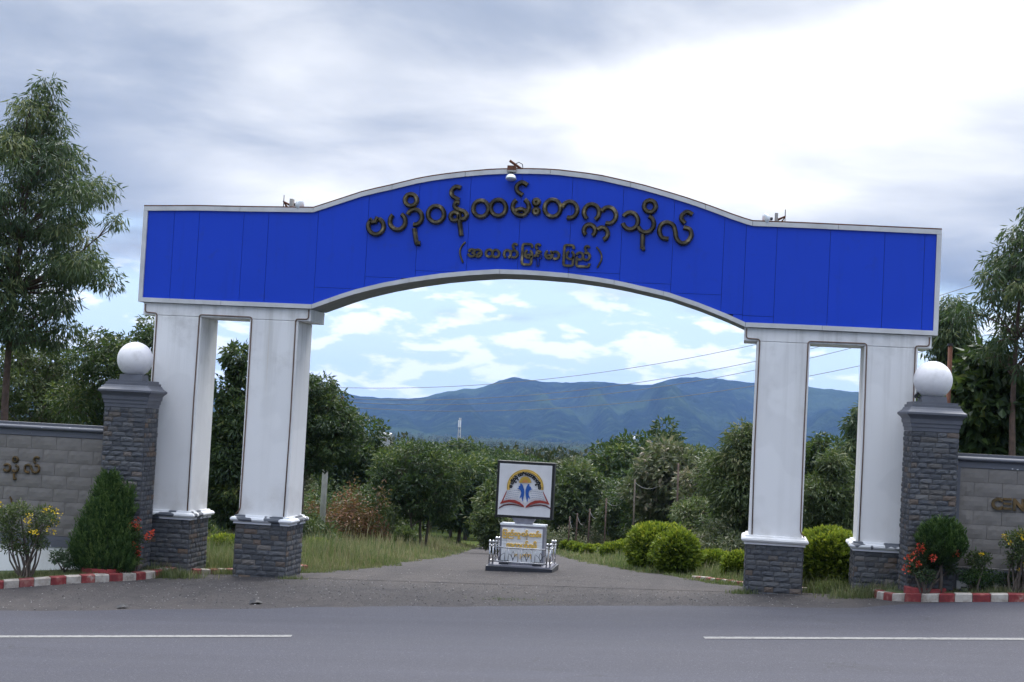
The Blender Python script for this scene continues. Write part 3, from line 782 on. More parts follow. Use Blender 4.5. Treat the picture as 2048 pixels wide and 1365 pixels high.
for i, ((xa, xb), zc) in enumerate(zip(COLS, ZC)):
    cx, cy = (xa + xb) / 2, Y0 + DEP / 2; hx, hy = (xb - xa) / 2 + .025, DEP / 2 + .025
    core = MB().box(-hx, hx, -hy, hy, gz(cx, 0) - .25, zc - .12).build('column_base', M['mortar'], gate, (cx, cy, 0))
    clad_block(core, hx, hy, min(gz(xa, 0), gz(xb, 0)) - .05, zc - .148, .087, 40 + i * 7)
# conduits stapled along the column edges
def cable(pts, r=.0115):
    MB().tube(pts, r, 6).build('cable', M['cable'], gate)
YC = Y0 - .008
def rounded(pts, rad=.05):
    out = [pts[0]]
    for a, b, c in zip(pts[:-2], pts[1:-1], pts[2:]):
        a, b, c = map(np.array, (a, b, c)); u = (a - b) / np.linalg.norm(a - b); v = (c - b) / np.linalg.norm(c - b)
        for t in (0, .25, .5, .75, 1): out.append(tuple((b + u * rad) * (1 - t) ** 2 + 2 * t * (1 - t) * b + (b + v * rad) * t * t))
    return out + [pts[-1]]
for s, zc in ((-1, .977), (1, 1.172)):
    xo, xi, xa, xb, xc = s * 6.645, s * 5.86, s * 4.872, s * 4.062, s * 3.84
    cable(rounded([(s * 6.87, YC, 4.64), (s * 6.87, YC, 4.49), (xo, YC, 4.485), (xo + s * .006, YC, 3.0), (xo, YC, zc + .01)]))
    cable(rounded([(xi - s * .008, YC, zc + .01), (xi, YC, 2.9), (xi - s * .01, YC, 4.49), (xa + s * .005, YC, 4.485), (xa, YC, 2.8), (xa + s * .01, YC, zc + .1), (xa + s * .08, YC - .01, zc + .012)]))
    cable(rounded([(xb + s * .02, YC, zc + .01), (xb, YC, 2.7), (xb + s * .008, YC, 4.485), (xc, YC, 4.49), (xc, YC, 4.66)]))

# raised lettering ---------------------------------------------------
def stroke(mb, pts, wd, th, closed=False, yb=0.0):
    """chiselled stroke along a path [(x, z)] standing off the face towards -y"""
    pts = [np.array(q, float) for q in pts]; m = len(pts); prof = [(-.5, 0), (-.5, .5), (-.2, 1), (.2, 1), (.5, .5), (.5, 0)]; k = len(prof); vs = []
    for i, q in enumerate(pts):
        a = pts[(i - 1) % m] if (closed or i) else q; b = pts[(i + 1) % m] if (closed or i < m - 1) else q
        t = b - a; t /= np.linalg.norm(t) + 1e-12; nn = np.array([-t[1], t[0]])
        for o, d in prof: vs.append((q[0] + nn[0] * o * wd, yb - d * th, q[1] + nn[1] * o * wd))
    fs = [(i * k + j, i * k + j + 1, ((i + 1) % m) * k + j + 1, ((i + 1) % m) * k + j) for i in range(m if closed else m - 1) for j in range(k - 1)]
    if not closed: fs += [tuple(range(k)), tuple((m - 1) * k + j for j in range(k))[::-1]]
    mb.add(vs, fs)
def arc(cx, cy, rx, ry, a0, a1, n=None):
    """screen arc: angles counter-clockwise from the right as drawn, y down"""
    n = n or max(6, int(abs(a1 - a0) / 14))
    return [(cx + rx * math.cos(math.radians(a0 + (a1 - a0) * k / n)), cy - ry * math.sin(math.radians(a0 + (a1 - a0) * k / n))) for k in range(n + 1)]
def smooth_path(pts, n=6):
    out = []; q = [pts[0]] + list(pts) + [pts[-1]]
    for i in range(len(pts) - 1):
        p0, p1, p2, p3 = map(np.array, q[i:i + 4])
        for k in range(n):
            t = k / n; out.append(tuple(.5 * ((2 * p1) + (-p0 + p2) * t + (2 * p0 - 5 * p1 + 4 * p2 - p3) * t * t + (-p0 + 3 * p1 - 3 * p2 + p3) * t ** 3)))
    return out + [tuple(pts[-1])]
def circ(cx, cy, r, ry=None): return ('c', arc(cx, cy, r, ry or r, 0, 360, 26)[:-1])
A4 = lambda L: [(560 + x / 4.096, 320 + y / 4.096) for x, y in L]      # traced on enlargements of the sign
A3 = lambda L: [(700 + x / 2.844, 340 + y / 2.844) for x, y in L]
def conv(fn, items):
    return [('c', fn(i[1])) if isinstance(i, tuple) and i[0] == 'c' else fn(i) for i in items]
TITLE = [
    conv(A4, [arc(785, 545, 63, 66, 118, 425), [(737, 492), (760, 515), (778, 512), (800, 468)]]),
    conv(A4, [arc(963, 505, 63, 68, 128, 420), arc(1102, 470, 60, 62, 160, -100), circ(1071, 330, 48), smooth_path([(1098, 562), (1106, 610), (1113, 660), (1122, 690)]), [(1116, 688), (1150, 684)]]),
    conv(A4, [circ(1278, 446, 65, 67)]),
    conv(A4, [smooth_path([(1482, 232), (1440, 222), (1406, 255), (1412, 296), (1466, 330)]), smooth_path([(1472, 352), (1440, 350), (1430, 382), (1462, 408), (1508, 425), (1528, 455), (1512, 482), (1478, 490)]), circ(1432, 464, 36, 34), smooth_path([(1462, 450), (1474, 540), (1484, 622)])]),
    conv(A4, [circ(1645, 401, 62, 66), circ(1788, 394, 62, 66)]),
    conv(A3, [arc(971, 212, 46, 48, 122, 420), arc(970, 246, 30, 22, 170, 10), smooth_path([(1010, 88), (978, 72), (950, 92), (952, 122), (982, 145)])]),
    conv(A3, [circ(1060, 184, 13), circ(1059, 236, 13)]),
    conv(A3, [circ(1152, 219, 45, 48), arc(1250, 228, 42, 46, 165, -112)]),
    conv(A3, [arc(1374, 243, 43, 46, 232, -62), arc(1470, 260, 43, 46, 150, -112), arc(1362, 346, 32, 34, 228, -58), arc(1434, 363, 32, 34, 140, -80)]),
    conv(A3, [arc(1594, 291, 44, 48, 148, -165), arc(1682, 308, 46, 48, 200, 425), circ(1706, 208, 33), [(1664, 366), (1664, 405), (1663, 448)], [(1660, 448), (1678, 446)]]),
    conv(A3, [smooth_path([(1812, 394), (1775, 385), (1760, 350), (1772, 312), (1805, 300), (1838, 316), (1850, 350), (1858, 392), (1885, 418), (1918, 410), (1941, 375), (1932, 340), (1898, 328)], 5), smooth_path([(1948, 255), (1918, 240), (1890, 258), (1886, 284), (1906, 305)])]),
]
for gl in TITLE:
    mb = MB()
    for st in gl:
        cl = isinstance(st, tuple); pts = st[1] if cl else st
        w3 = [P(x, y, -0.02) for x, y in pts]
        stroke(mb, [(q[0], q[2]) for q in w3], .084, .07, cl, .012)
    mb.build('letter', M['bronze'], gate)

def text_mesh(name, body, size, mat, parent, M4, extrude=.02, offset=.0, bevel=.004):
    """lettering from the built-in typeface, converted to a mesh; M4 places it (x along, y up, z out of the face)"""
    c = bpy.data.curves.new(name, 'FONT'); c.body = body; c.size = size; c.extrude = extrude; c.offset = offset; c.bevel_depth = bevel; c.bevel_resolution = 0; c.resolution_u = 3
    o = bpy.data.objects.new(name, c); COL.objects.link(o); bpy.context.view_layer.update()
    me = bpy.data.meshes.new_from_object(o.evaluated_get(bpy.context.evaluated_depsgraph_get()))
    bpy.data.objects.remove(o); bpy.data.curves.remove(c)
    me.transform(M4); me.materials.clear()
    return link(name, me, mat, parent)
def face_m4(x, z, y=-.005, rot=0.0, sx=1.0):
    """a face looking towards -y: text x runs along +x, text y up"""
    ca, sa = math.cos(rot), math.sin(rot)
    return Matrix(((ca * sx, -sa, 0, x), (0, 0, -1, y), (sa * sx, ca, 0, z), (0, 0, 0, 1)))
# subtitle, glyph group by glyph group, on the measured base line
SUB = [('(', 112, 345), ('အ', 228, 272), ('ထ', 440, 275), ('က်', 665, 282), ('ြမ', 885, 288), ('န်', 1052, 293), ('မာ', 1178, 298), ('ြပ', 1402, 303), ('ည်', 1562, 312), (')', 1815, 410)]
for body, cxp, cyp in SUB:
    px, py = 900 + cxp / 6.206, 470 + cyp / 6.206
    q = P(px, py, 0.0)
    sz = .255
    if body == '(':
        mb = MB(); stroke(mb, [(P(900 + x / 6.206, 470 + y / 6.206, 0)[[0, 2]]) for x, y in smooth_path([(192, 88), (135, 160), (125, 240), (160, 345)])], .034, .03, yb=.012); mb.build('letter', M['bronze'], gate)
    elif body == ')':
        mb = MB(); stroke(mb, [(P(900 + x / 6.206, 470 + y / 6.206, 0)[[0, 2]]) for x, y in smooth_path([(1820, 152), (1872, 230), (1878, 310), (1828, 408)])], .034, .03, yb=.012); mb.build('letter', M['bronze'], gate)
    else:
        text_mesh('letter', body, sz, M['bronze'], gate, face_m4(q[0] - .02, q[2], -.004, -.012, 1.0), .016, .007, .006)

# ================================================================== STONE PILLARS AND WALLS
PHI = 0.069
def pillar(cx, cy, ball_px, cap_px, foot, label, blabel):
    """cap_px = photo rows at the front middle of the pillar: ball centre, then foot of the cap"""
    root = empty('stone_pillar', (cx, cy, 0), PHI); tag(root, label, 'pillar', 'stone gate pillars')
    hw = .751 / 2
    zb = float(P(*ball_px, cy)[2]); zs = float(P(*cap_px, cy - hw)[2])      # ball centre, top of the stone shaft
    core = MB().box(-hw + .02, hw - .02, -hw + .02, hw - .02, foot - .5, zs - .004).build('shaft', M['mortar'], root)
    clad_block(core, hw - .012, hw - .012, foot - .1, zs - .006, .0845, int(abs(cx) * 100) + (3 if cx > 0 else 0))
    k = 1.0
    prof = [(0, .0, .372), (0, .058, .377), (0, .064, .377), (0, .066, .389), (.0, .122, .394), (0, .128, .394), (0, .13, .408), (0, .182, .413), (0, .188, .413), (0, .19, .408), (0, .205, .415), (0, .228, .43), (0, .25, .452), (0, .27, .4725), (0, .302, .4725),
            (0, .304, .468), (0, .325, .435), (0, .35, .41), (0, .385, .392), (0, .387, .378), (0, .43, .378), (0, .432, .348), (0, .472, .348), (0, .474, .21)]
    mb = MB(); mb.frustum([(zs + z * k, h, h) for _, z, h in prof])
    mb.build('cap', M['greypaint'], root)
    R = .31; zneck = zs + .472
    MB().frustum([(zneck - .01, .205, .205), (zb - R * .86, .19, .19)]).build('neck', M['greypaint'], root)
    n = 40; mb = MB()
    mb.lathe([(max(1e-4, R * math.sin(math.pi * k / 24)), zb - R * math.cos(math.pi * k / 24)) for k in range(25)], 40)
    tag(mb.build('ball', M['ball'], root))
    return root, zs, zneck
pl, zsl, znl = pillar(-6.764, -.561, (271.6, 719.6), (256, 815), .0, 'slate stone pillar with a white ball beside the thuja', 'x')
pr, zsr, znr = pillar(6.872, -.678, (1866, 760.9), (1868, 864), .48, 'slate stone pillar with a white ball beside the ball topiary', 'x')

def wall(root_xy, side, z_top_px, label, seed, zfoot, n_tiles, top_row):
    """tiled name wall running outwards from a pillar; local x runs away from the pillar, front faces -y"""
    r = random.Random(seed)
    root = empty('boundary_wall', (root_xy[0], root_xy[1], 0), PHI); tag(root, label, 'wall', 'tiled name walls')
    Lw = 6.5; ztop = z_top_px
    x0, x1 = (0, Lw) if side > 0 else (-Lw, 0)
    MB().box(x0, x1, -.06, .16, zfoot - .3, ztop - .10).build('wall_body', M['wallback'], root)
    # coping: cap board over a half-round over a fascia
    mb = MB(); prof = [(.2, 0), (-.13, 0), (-.13, .05), (-.1, .055)] + [(-.1 - .048 * math.cos(math.radians(a)), -.055 + .045 * math.sin(math.radians(a)) - .0) for a in range(90, -91, -30)] + [(-.095, -.105), (-.095, -.2), (.2, -.2)]
    prof = [(.2, .0), (-.09, .0), (-.09, -.045)] + [(-.09 - .06 * math.cos(math.radians(a)), -.085 + .042 * math.sin(math.radians(a))) for a in range(90, -91, -22)] + [(-.09, -.13), (-.09, -.225), (.2, -.225)]
    m = len(prof); vs = [(x, y, ztop + z) for x in (x0, x1) for y, z in prof]
    mb.add(vs, [(i, (i + 1) % m, m + (i + 1) % m, m + i) for i in range(m)] + [tuple(range(m)), tuple(range(2 * m - 1, m - 1, -1))])
    mb.build('coping', M['greychip2'], root)
    if side > 0: MB().box(.0, .12, -.088, .0, zfoot - .2, ztop - .226).build('edge_strip', M['greypaint'], root)
    else: MB().box(-.035, .0, -.088, .0, zfoot - .2, ztop - .226).build('edge_strip', M['greypaint'], root)
    # plinth: moulded rail over white skirting
    zp = zfoot + .40
    MB().box(x0 + (.12 if side > 0 else 0), x1 - (.04 if side < 0 else 0), -.092, -.05, zp - .035, zp + .035).build('plinth_rail', M['greypaint'], root)
    MB().box(x0 + (.12 if side > 0 else 0), x1 - (.04 if side < 0 else 0), -.125, -.05, zp - .15, zp - .037).build('plinth_rail', M['greychip2'], root)
    MB().box(x0 + (.12 if side > 0 else 0), x1 - (.04 if side < 0 else 0), -.105, -.05, zfoot - .25, zp - .152).build('skirting', M['white'], root)
    # relief tiles
    zt = ztop - .23; th = .226; tw = .45; row = 0; z = zt
    while z > zp + .05:
        h = min(th, z - zp - .038); s = (.12 if side > 0 else .04) ; off = (row % 2) * tw / 2
        x = s
        while x < Lw - .05:
            w_ = tw - off if (x == s and off) else tw; w_ = min(w_, Lw - x)
            xa, xb = (x, x + w_) if side > 0 else (-x - w_, -x)
            key = (round(w_, 3), round(h, 3))
            me = TILES.get(key)
            if me is None:
                nx, nz = 6, 3; hx, hz_ = w_ / 2 - .0025, h / 2 - .0025; vs = []; rr = random.Random(len(TILES))
                for j in range(nz + 1):
                    for i in range(nx + 1):
                        ed = i in (0, nx) or j in (0, nz)
                        vs.append((-hx + 2 * hx * i / nx, -.006 if ed else -.014 + rr.uniform(-.006, .006), -hz_ + 2 * hz_ * j / nz))
                fs = [(j * (nx + 1) + i, j * (nx + 1) + i + 1, (j + 1) * (nx + 1) + i + 1, (j + 1) * (nx + 1) + i) for j in range(nz) for i in range(nx)]
                k0 = len(vs); vs += [(-hx, .02, -hz_), (hx, .02, -hz_), (hx, .02, hz_), (-hx, .02, hz_)]
                fs += [(0, k0, k0 + 1, nx), (nx, k0 + 1, k0 + 2, (nz + 1) * (nx + 1) - 1), ((nz + 1) * (nx + 1) - 1, k0 + 2, k0 + 3, nz * (nx + 1)), (nz * (nx + 1), k0 + 3, k0, 0)]
                me = MB().add(vs, fs).mesh('tile', recalc=False); me.materials.append(M['tile']); TILES[key] = me
            o = bpy.data.objects.new('tile', me); COL.objects.link(o); o.parent = root
            o.location = ((xa + xb) / 2, -.072 + r.uniform(-.002, .002), z - h / 2)
            x += w_
        z -= th; row += 1
    return root
TILES = {}
wl_xy = (-6.764 - .36 * math.cos(PHI), -.561 - .36 * math.sin(PHI) + .02)
wr_xy = (6.872 + .36 * math.cos(PHI), -.678 + .36 * math.sin(PHI) + .02)
ztl = float(P(205, 853, wl_xy[1] - .08)[2]); ztr = float(P(1925, 907, wr_xy[1] - .08)[2])
wl = wall(wl_xy, -1, ztl, 'grey tiled wall with bronze script behind the thuja and the yellow flowers', 5, .02, 9, 0)
wr = wall(wr_xy, 1, ztr, 'grey tiled wall with brass CENT lettering behind the ball topiary', 6, .45, 9, 0)
def wall_local(root, px, py):
    """local (x, z) on the front face of a wall seen at a photo pixel"""
    o = np.array(root.location); n_ = np.array([math.sin(PHI), -math.cos(PHI), 0]); ux = np.array([math.cos(PHI), math.sin(PHI), 0])
    p0 = o + n_ * .085; v = ray(px, py); t = ((p0 - CAM) @ n_) / (v @ n_); q = CAM + t * v
    return float((q - o) @ ux), float(q[2])
WL4 = lambda L: [(x / 9.754, 880 + y / 9.754) for x, y in L]
WTXT = [
    conv(WL4, [arc(140, 545, 62, 68, 145, -165), arc(298, 560, 60, 62, 205, 440), circ(302, 385, 46), [(280, 650), (278, 760)], [(270, 762), (318, 762)]]),
    conv(WL4, [smooth_path([(575, 630), (520, 632), (487, 580), (500, 512), (550, 490), (600, 515), (625, 580), (660, 632), (715, 640), (760, 600), (765, 540), (735, 500), (690, 510)], 5), smooth_path([(770, 365), (730, 340), (685, 352), (668, 400), (690, 460)])]),
]
for gl in WTXT:
    mb = MB()
    for st in gl:
        cl = isinstance(st, tuple); pts = st[1] if cl else st
        stroke(mb, [wall_local(wl, x, y) for x, y in pts], .042, .035, cl, -.084)
    mb.build('letter', M['brass'], wl)
mb = MB()       # the tips of the second line that show above the bush
stroke(mb, [wall_local(wl, x, y) for x, y in WL4([(195, 1112), (222, 1160), (232, 1230)])], .026, .03, False, -.084); mb.build('letter', M['brass'], wl)
x, z = wall_local(wr, 1982, 1018)
for ch, dx in (('C', 0), ('E', .185), ('N', .335), ('T', .50)):
    if ch == 'E':
        mb = MB()
        for zz_ in (.02, .095, .17): mb.box(x + dx, x + dx + .13, -.12, -.084, z + zz_ - .018, z + zz_ + .018)
        mb.build('letter', M['brass'], wr)
    else: text_mesh('letter', ch, .25, M['brass'], wr, face_m4(x + dx, z, -.098), .014, .011, .003)

# ================================================================== LAMPS ON THE GATE
def floodlight(px, py, aim, label, mirror=1):
    """lamp on a rusty arm: gear box, neck and bowl; local +x is where the lamp looks"""
    q = P(px, py, .1); root = empty('floodlight', (q[0], .12, top_z(q[0]) + .02)); tag(root, label, 'floodlight', 'floodlights along the top of the gate')
    s = mirror
    if aim == 'side':
        MB().tube([(-.14 * s, .05, 0), (-.2 * s, 0, .1), (-.06 * s, 0, .03)], .022, 6).build('arm', M['rust'], root)
        MB().tube([(-.2 * s, 0, .0), (-.2 * s, 0, .22)], .008, 5).build('bolt', M['darkmetal'], root)
        MB().box(-.075, -.02, -.06, .06, -.02, .15).build('gear_box', M['concrete'], root, (0.0 if s > 0 else .1, 0, 0))
        ax = Vector((s, -.55, -.1)).normalized(); c = Vector((.02 * s, -.03, .05))
    else:
        MB().tube([(.16, .05, 0), (.02, -.02, .09), (-.06, -.06, .14)], .024, 6).build('arm', M['rust'], root)
        MB().tube([(.02, -.02, .08), (.1, -.04, .12), (.16, 0, .09), (.17, .02, 0)], .008, 5).build('loop', M['darkmetal'], root)
        MB().box(-.075, .075, -.2, -.12, -.045, .035).build('gear_box', M['rust'], root)
        MB().box(-.08, .08, -.203, -.117, -.075, -.047).build('gear_box', M['concrete'], root)
        ax = Vector((0, -.25, -1)).normalized(); c = Vector((0, -.17, -.07))
    rot = ax.to_track_quat('Z', 'Y').to_matrix().to_4x4(); rot.translation = c
    for nm, prof, m in (('lamp_neck', [(.001, 0), (.03, 0), (.028, .05), (.022, .06)], M['darkmetal']), ('bowl', [(.022, .05), (.05, .06), (.085, .09), (.094, .13), (.097, .135), (.085, .15), (.04, .158), (.001, .16)], M['lampglass'])):
        me = MB().lathe(prof, 20).mesh(nm); me.transform(rot); link(nm, me, m, root)
floodlight(588, 412, 'side', 'white bowl floodlight on the gate above the second column', 1)
floodlight(1026, 341, 'down', 'floodlight hanging over the crown of the gate arch')
floodlight(1546, 446, 'side', 'white bowl floodlight on the gate above the third column', -1)
# small floodlight standing on the right pillar
q = P(1830, 800, -.55); root = empty('floodlight', (float(q[0]) + .02, -.62, znr)); tag(root, 'small black floodlight tilted beside the ball of the right pillar', 'floodlight')
me = MB().box(-.06, .06, -.09, .09, -.022, .022).mesh('housing'); me.transform(Matrix.Translation((0, 0, .12)) @ Matrix.Rotation(math.radians(-50), 4, 'Y')); link('housing', me, M['darkmetal'], root)
MB().tube([(.07, 0, -.003), (.0, 0, .1)], .01, 6).build('bracket', M['steel'], root)

# ================================================================== EMBLEM SIGN
SY = 4.15
sign = empty('emblem_sign', (float(P(1041, 1140, SY)[0]), SY, 0), math.radians(1.0)); tag(sign, 'white emblem board on a tiled pedestal inside a steel railing', 'sign')
def S(px, py, yy=0.0):
    q = P(px, py, SY + yy); return float(q[0] - sign.location[0]), float(q[2])
def D_(m): return m
K1 = lambda x, y: (985 + x / 13.65, 1045 + y / 13.65)      # enlargement of the pedestal
K2 = lambda x, y: (990 + x / 10.5, 915 + y / 10.5)         # enlargement of the board
M['granite'] = plain('dark granite', (0.03, 0.032, 0.042), 0.35, 0.0, 0.25, 30)
M['signgrey'] = plain('grey frame paint', (0.24, 0.24, 0.28), 0.5)
M['signwhite'] = plain('white glazed tile', (0.90, 0.91, 0.93), 0.25, 0.0, 0.04)
M['board'] = plain('white board', (0.80, 0.80, 0.82), 0.5, 0.0, 0.05)
M['black'] = plain('black paint', (0.012, 0.012, 0.014), 0.5)
M['gold'] = plain('yellow gold letters', (0.82, 0.53, 0.12), 0.4, 0.0, 0.12)
M['cream'] = plain('cream letter edge', (0.75, 0.66, 0.45), 0.5)
M['emb_y'] = plain('emblem yellow', (0.55, 0.36, 0.05), 0.45); M['emb_o'] = plain('emblem orange', (0.62, 0.27, 0.08), 0.45)
M['emb_b'] = plain('emblem blue', (0.012, 0.10, 0.42), 0.4); M['emb_r'] = plain('emblem red', (0.34, 0.035, 0.022), 0.45)
M['emb_d'] = plain('emblem maroon', (0.10, 0.012, 0.014), 0.45); M['emb_w'] = plain('emblem white', (0.68, 0.68, 0.70), 0.5)
M['print'] = plain('blue grey print', (0.25, 0.28, 0.38), 0.7)
px0, zpl0 = S(*K1(-110, 1300)); px1, _ = S(*K1(1660, 1340)); zpt = S(*K1(800, 1200))[1]; zg = gz(sign.location[0], SY) - .1
hwp = .635; dpt = .62
PD = 1.0
MB().box(-.66, .66, -.32, PD, zg, zpt).build('plinth', M['granite'], sign, bevel=.006)
MB().box(-.62, .62, -.27, PD - .04, zpt, zpt + .025).build('plinth_top', M['signgrey'], sign)
zbt = S(*K1(850, 60))[1]; xl, _ = S(*K1(190, 600)); xr, _ = S(*K1(1400, 600)); xl2, xr2 = -.445, .445
MB().box(xl2, xr2, 0.0, .42, zpt + .025, zbt - .03).build('pedestal', M['signgrey'], sign, bevel=.004)
MB().box(xl2 - .01, xr2 + .01, -.01, .43, zbt - .03, zbt).build('pedestal_top', M['signwhite'], sign)
# white tiles on the pedestal front
tx = [-.405, -.31, .04, .405]; tz = [zpt + .06, zpt + .42, zbt - .335, zbt - .075]
for i in range(3):
    for j in range(3):
        MB().box(tx[i] + .0015, tx[i + 1] - .0015, -.008, .004, tz[j] + .0015, tz[j + 1] - .0015).build('tile', M['signwhite'], sign)
for x_ in (-.33, .33): MB().box(x_ - .09, x_ + .09, -.12, -.01, zpt + .026, zpt + .1).build('pedestal_foot', M['granite'], sign)
# gold lettering
def row_text(items, size, y, mat, off, bev=.003, ext=.012):
    for body, kx, ky in items:
        sx_, sz_ = S(*K1(kx, ky)); text_mesh('letter', body, size, mat, sign, face_m4(sx_, sz_, y, -.01), ext, off, bev)
GOLD1 = [('ြပ', 268, 345), ('ည်', 412, 352), ('သူ', 592, 362), ('ဝ', 788, 372), ('န်', 888, 380), ('ထ', 995, 388), ('မ်း', 1170, 395)]
GOLD2 = [('အ', 372, 675), ('က', 560, 684), ('ယ်', 770, 696), ('ဒ', 972, 706), ('မီ', 1082, 712)]
def s_size(hpx): return hpx / 13.65 / (FPX / 31.6) / .57
row_text(GOLD1, .118, -.022, M['gold'], .004, .002); row_text(GOLD2, .142, -.022, M['gold'], .004, .002)
mb = MB()
for a, b in ((640, 880), (850, 890), (905, 885), (960, 890), (1010, 885)):
    s0 = S(*K1(a, b + 20)); stroke(mb, [(s0[0] - .02, s0[1] - .03), (s0[0] - .015, s0[1] + .02), (s0[0] + .015, s0[1] + .025), (s0[0] + .022, s0[1] - .02)], .014, .012, False, -.01)
for a, b in ((760, 910), (1045, 910)):
    s0 = S(*K1(a, b)); stroke(mb, [(s0[0], s0[1] + .03), (s0[0], s0[1] - .07)], .014, .012, False, -.01)
mb.build('letter', M['gold'], sign)
# the board
xa, za = S(*K2(20, 1250)); xb, zb2 = S(*K2(1200, 110)); zb_lo = S(*K2(600, 1290))[1]; zb_hi = S(*K2(640, 95))[1]; bw = .575
MB().frustum([(zbt - .005, .16, .1), (zb_lo + .02, .25, .13)]).build('board_support', M['signgrey'], sign, (0, .2, 0))
MB().box(-bw, bw, .06, .34, zb_lo, zb_hi).build('board', M['black'], sign, bevel=.006)
MB().box(-bw + .05, bw - .05, .05, .058, zb_lo + .05, zb_hi - .055).build('board_face', M['board'], sign)
BF = .048
def B(kx, ky):
    """board enlargement pixel to local x, z: the board's own square drives the scale"""
    # corners of the white face in the enlargement: (75,120) (1195,180) (1140,1295) (18,1240)
    u = (kx - 46 - (1 - (ky - 120) / 1115.0) * 28) ; 
    A_ = np.array([[1120.0, -57.0], [60.0, 1118.0]]); s_, t_ = np.linalg.solve(A_, np.array([kx - 75.0, ky - 120.0]))
    return -bw + .05 + s_ * (2 * bw - .1), zb_hi - .055 - t_ * (zb_hi - zb_lo - .105)
def flat(name, pts, mat, y=BF, th=.012, res=1):
    poly = [B(*q) for q in pts]
    ar = sum(poly[i][0] * poly[(i + 1) % len(poly)][1] - poly[(i + 1) % len(poly)][0] * poly[i][1] for i in range(len(poly)))
    if ar < 0: poly = poly[::-1]
    return MB().prism(poly, y - th, y).build(name, mat, sign)
def ring(r0, r1, cx, cy, a0, a1, y, th, mat, name='arch_band', ry=1.0):
    o_ = arc(cx, cy, r1, r1 * ry, a0, a1, 40); i_ = arc(cx, cy, r0, r0 * ry, a0, a1, 40)
    mb = MB()
    for k in range(40):
        q = [B(*p) for p in (o_[k], o_[k + 1], i_[k + 1], i_[k])]
        mb.prism(q[::-1], y - th, y)
    mb.build(name, mat, sign)
cxE, cyE = 615, 650
ring(330, 392, cxE, cyE, -8, 188, BF, .012, M['emb_y']); ring(350, 370, cxE, cyE, -8, 188, BF - .013, .006, M['gold'])
sunp = []
for k in range(37):
    a = 180 - k * 5; r_ = 138 if k % 2 else 118; sunp.append((cxE + r_ * math.cos(math.radians(a)), 548 - 1.08 * r_ * math.sin(math.radians(a))))
flat('sun', sunp, M['emb_y'])
flat('sun_core', [(cxE + 62 * math.cos(math.radians(180 - k * 12)), 546 - 66 * math.sin(math.radians(180 - k * 12))) for k in range(16)], M['emb_o'], BF - .013, .005)
for s in (-1, 1):
    f = lambda L: [(607 + s * dx, y + (12 if s > 0 else 0)) for dx, y in L]
    flat('figure', f([(98, 560), (70, 565), (40, 610), (16, 690), (12, 760), (22, 840), (42, 925), (52, 955), (60, 930), (68, 880), (72, 850), (90, 872), (112, 900), (108, 860), (84, 800), (78, 760), (92, 715), (118, 690), (166, 668), (128, 660), (132, 622), (104, 615), (96, 590)]), M['emb_b'])
    # pages and covers
    flat('page', f([(16, 1040), (20, 960), (120, 930), (60, 1000)] if False else [(15, 1010), (60, 960), (130, 915), (230, 880), (340, 890), (475, 930), (400, 715), (330, 672), (230, 668), (150, 690), (90, 760), (75, 850), (15, 930)]), M['emb_w'], BF - .001, .008)
    flat('page_edge', f([(12, 1085), (25, 1040), (110, 965), (220, 918), (330, 912), (440, 935), (520, 975), (528, 1010), (440, 985), (330, 968), (230, 985), (120, 1020), (40, 1070)]), M['emb_r'], BF - .010, .012)
    flat('cover', f([(30, 1075), (130, 1030), (240, 1005), (340, 1000), (450, 1020), (545, 1075), (570, 1120), (450, 1050), (340, 1030), (240, 1035), (130, 1055)]), M['emb_d'], BF - .002, .010)
    flat('cover_side', f([(385, 715), (400, 735), (515, 985), (475, 965), (395, 770)]), M['emb_r'], BF - .002, .010)
    mb = MB()
    for rrow in range(4):
        for seg_ in range(6):
            u0 = 110 + seg_ * 46 + rrow * 12; yy = 730 + rrow * 46 - 22 * math.sin(math.radians(40 + seg_ * 22)) + (seg_ * 6)
            a_, b_ = B(607 + s * u0, yy + (12 if s > 0 else 0)), B(607 + s * (u0 + 38), yy + 4 + (12 if s > 0 else 0))
            stroke(mb, [a_, ((a_[0] + b_[0]) / 2, (a_[1] + b_[1]) / 2 + .004), b_], .008, .002, False, BF - .0095)
    mb.build('page_print', M['print'], sign)
ARC_T = [('ဗ', 336, 600), ('ဟို', 368, 530), ('ဝ', 412, 462), ('န်', 458, 425), ('ထ', 515, 385), ('မ်း', 600, 368), ('တ', 690, 385), ('က', 765, 420), ('က', 800, 462), ('သို', 858, 530), ('လ်', 895, 618)]
for body, kx, ky in ARC_T:
    x_, z_ = B(kx, ky); cx_, cz_ = B(cxE, cyE); rot = math.atan2(z_ - cz_, x_ - cx_) - math.pi / 2
    sz = .088; ca, sa = math.cos(rot), math.sin(rot)
    text_mesh('letter', body, sz, M['black'], sign, face_m4(x_ - ca * sz * .5, z_ - sa * sz * .5 - .015, BF - .008, rot), .004, .006, .002)
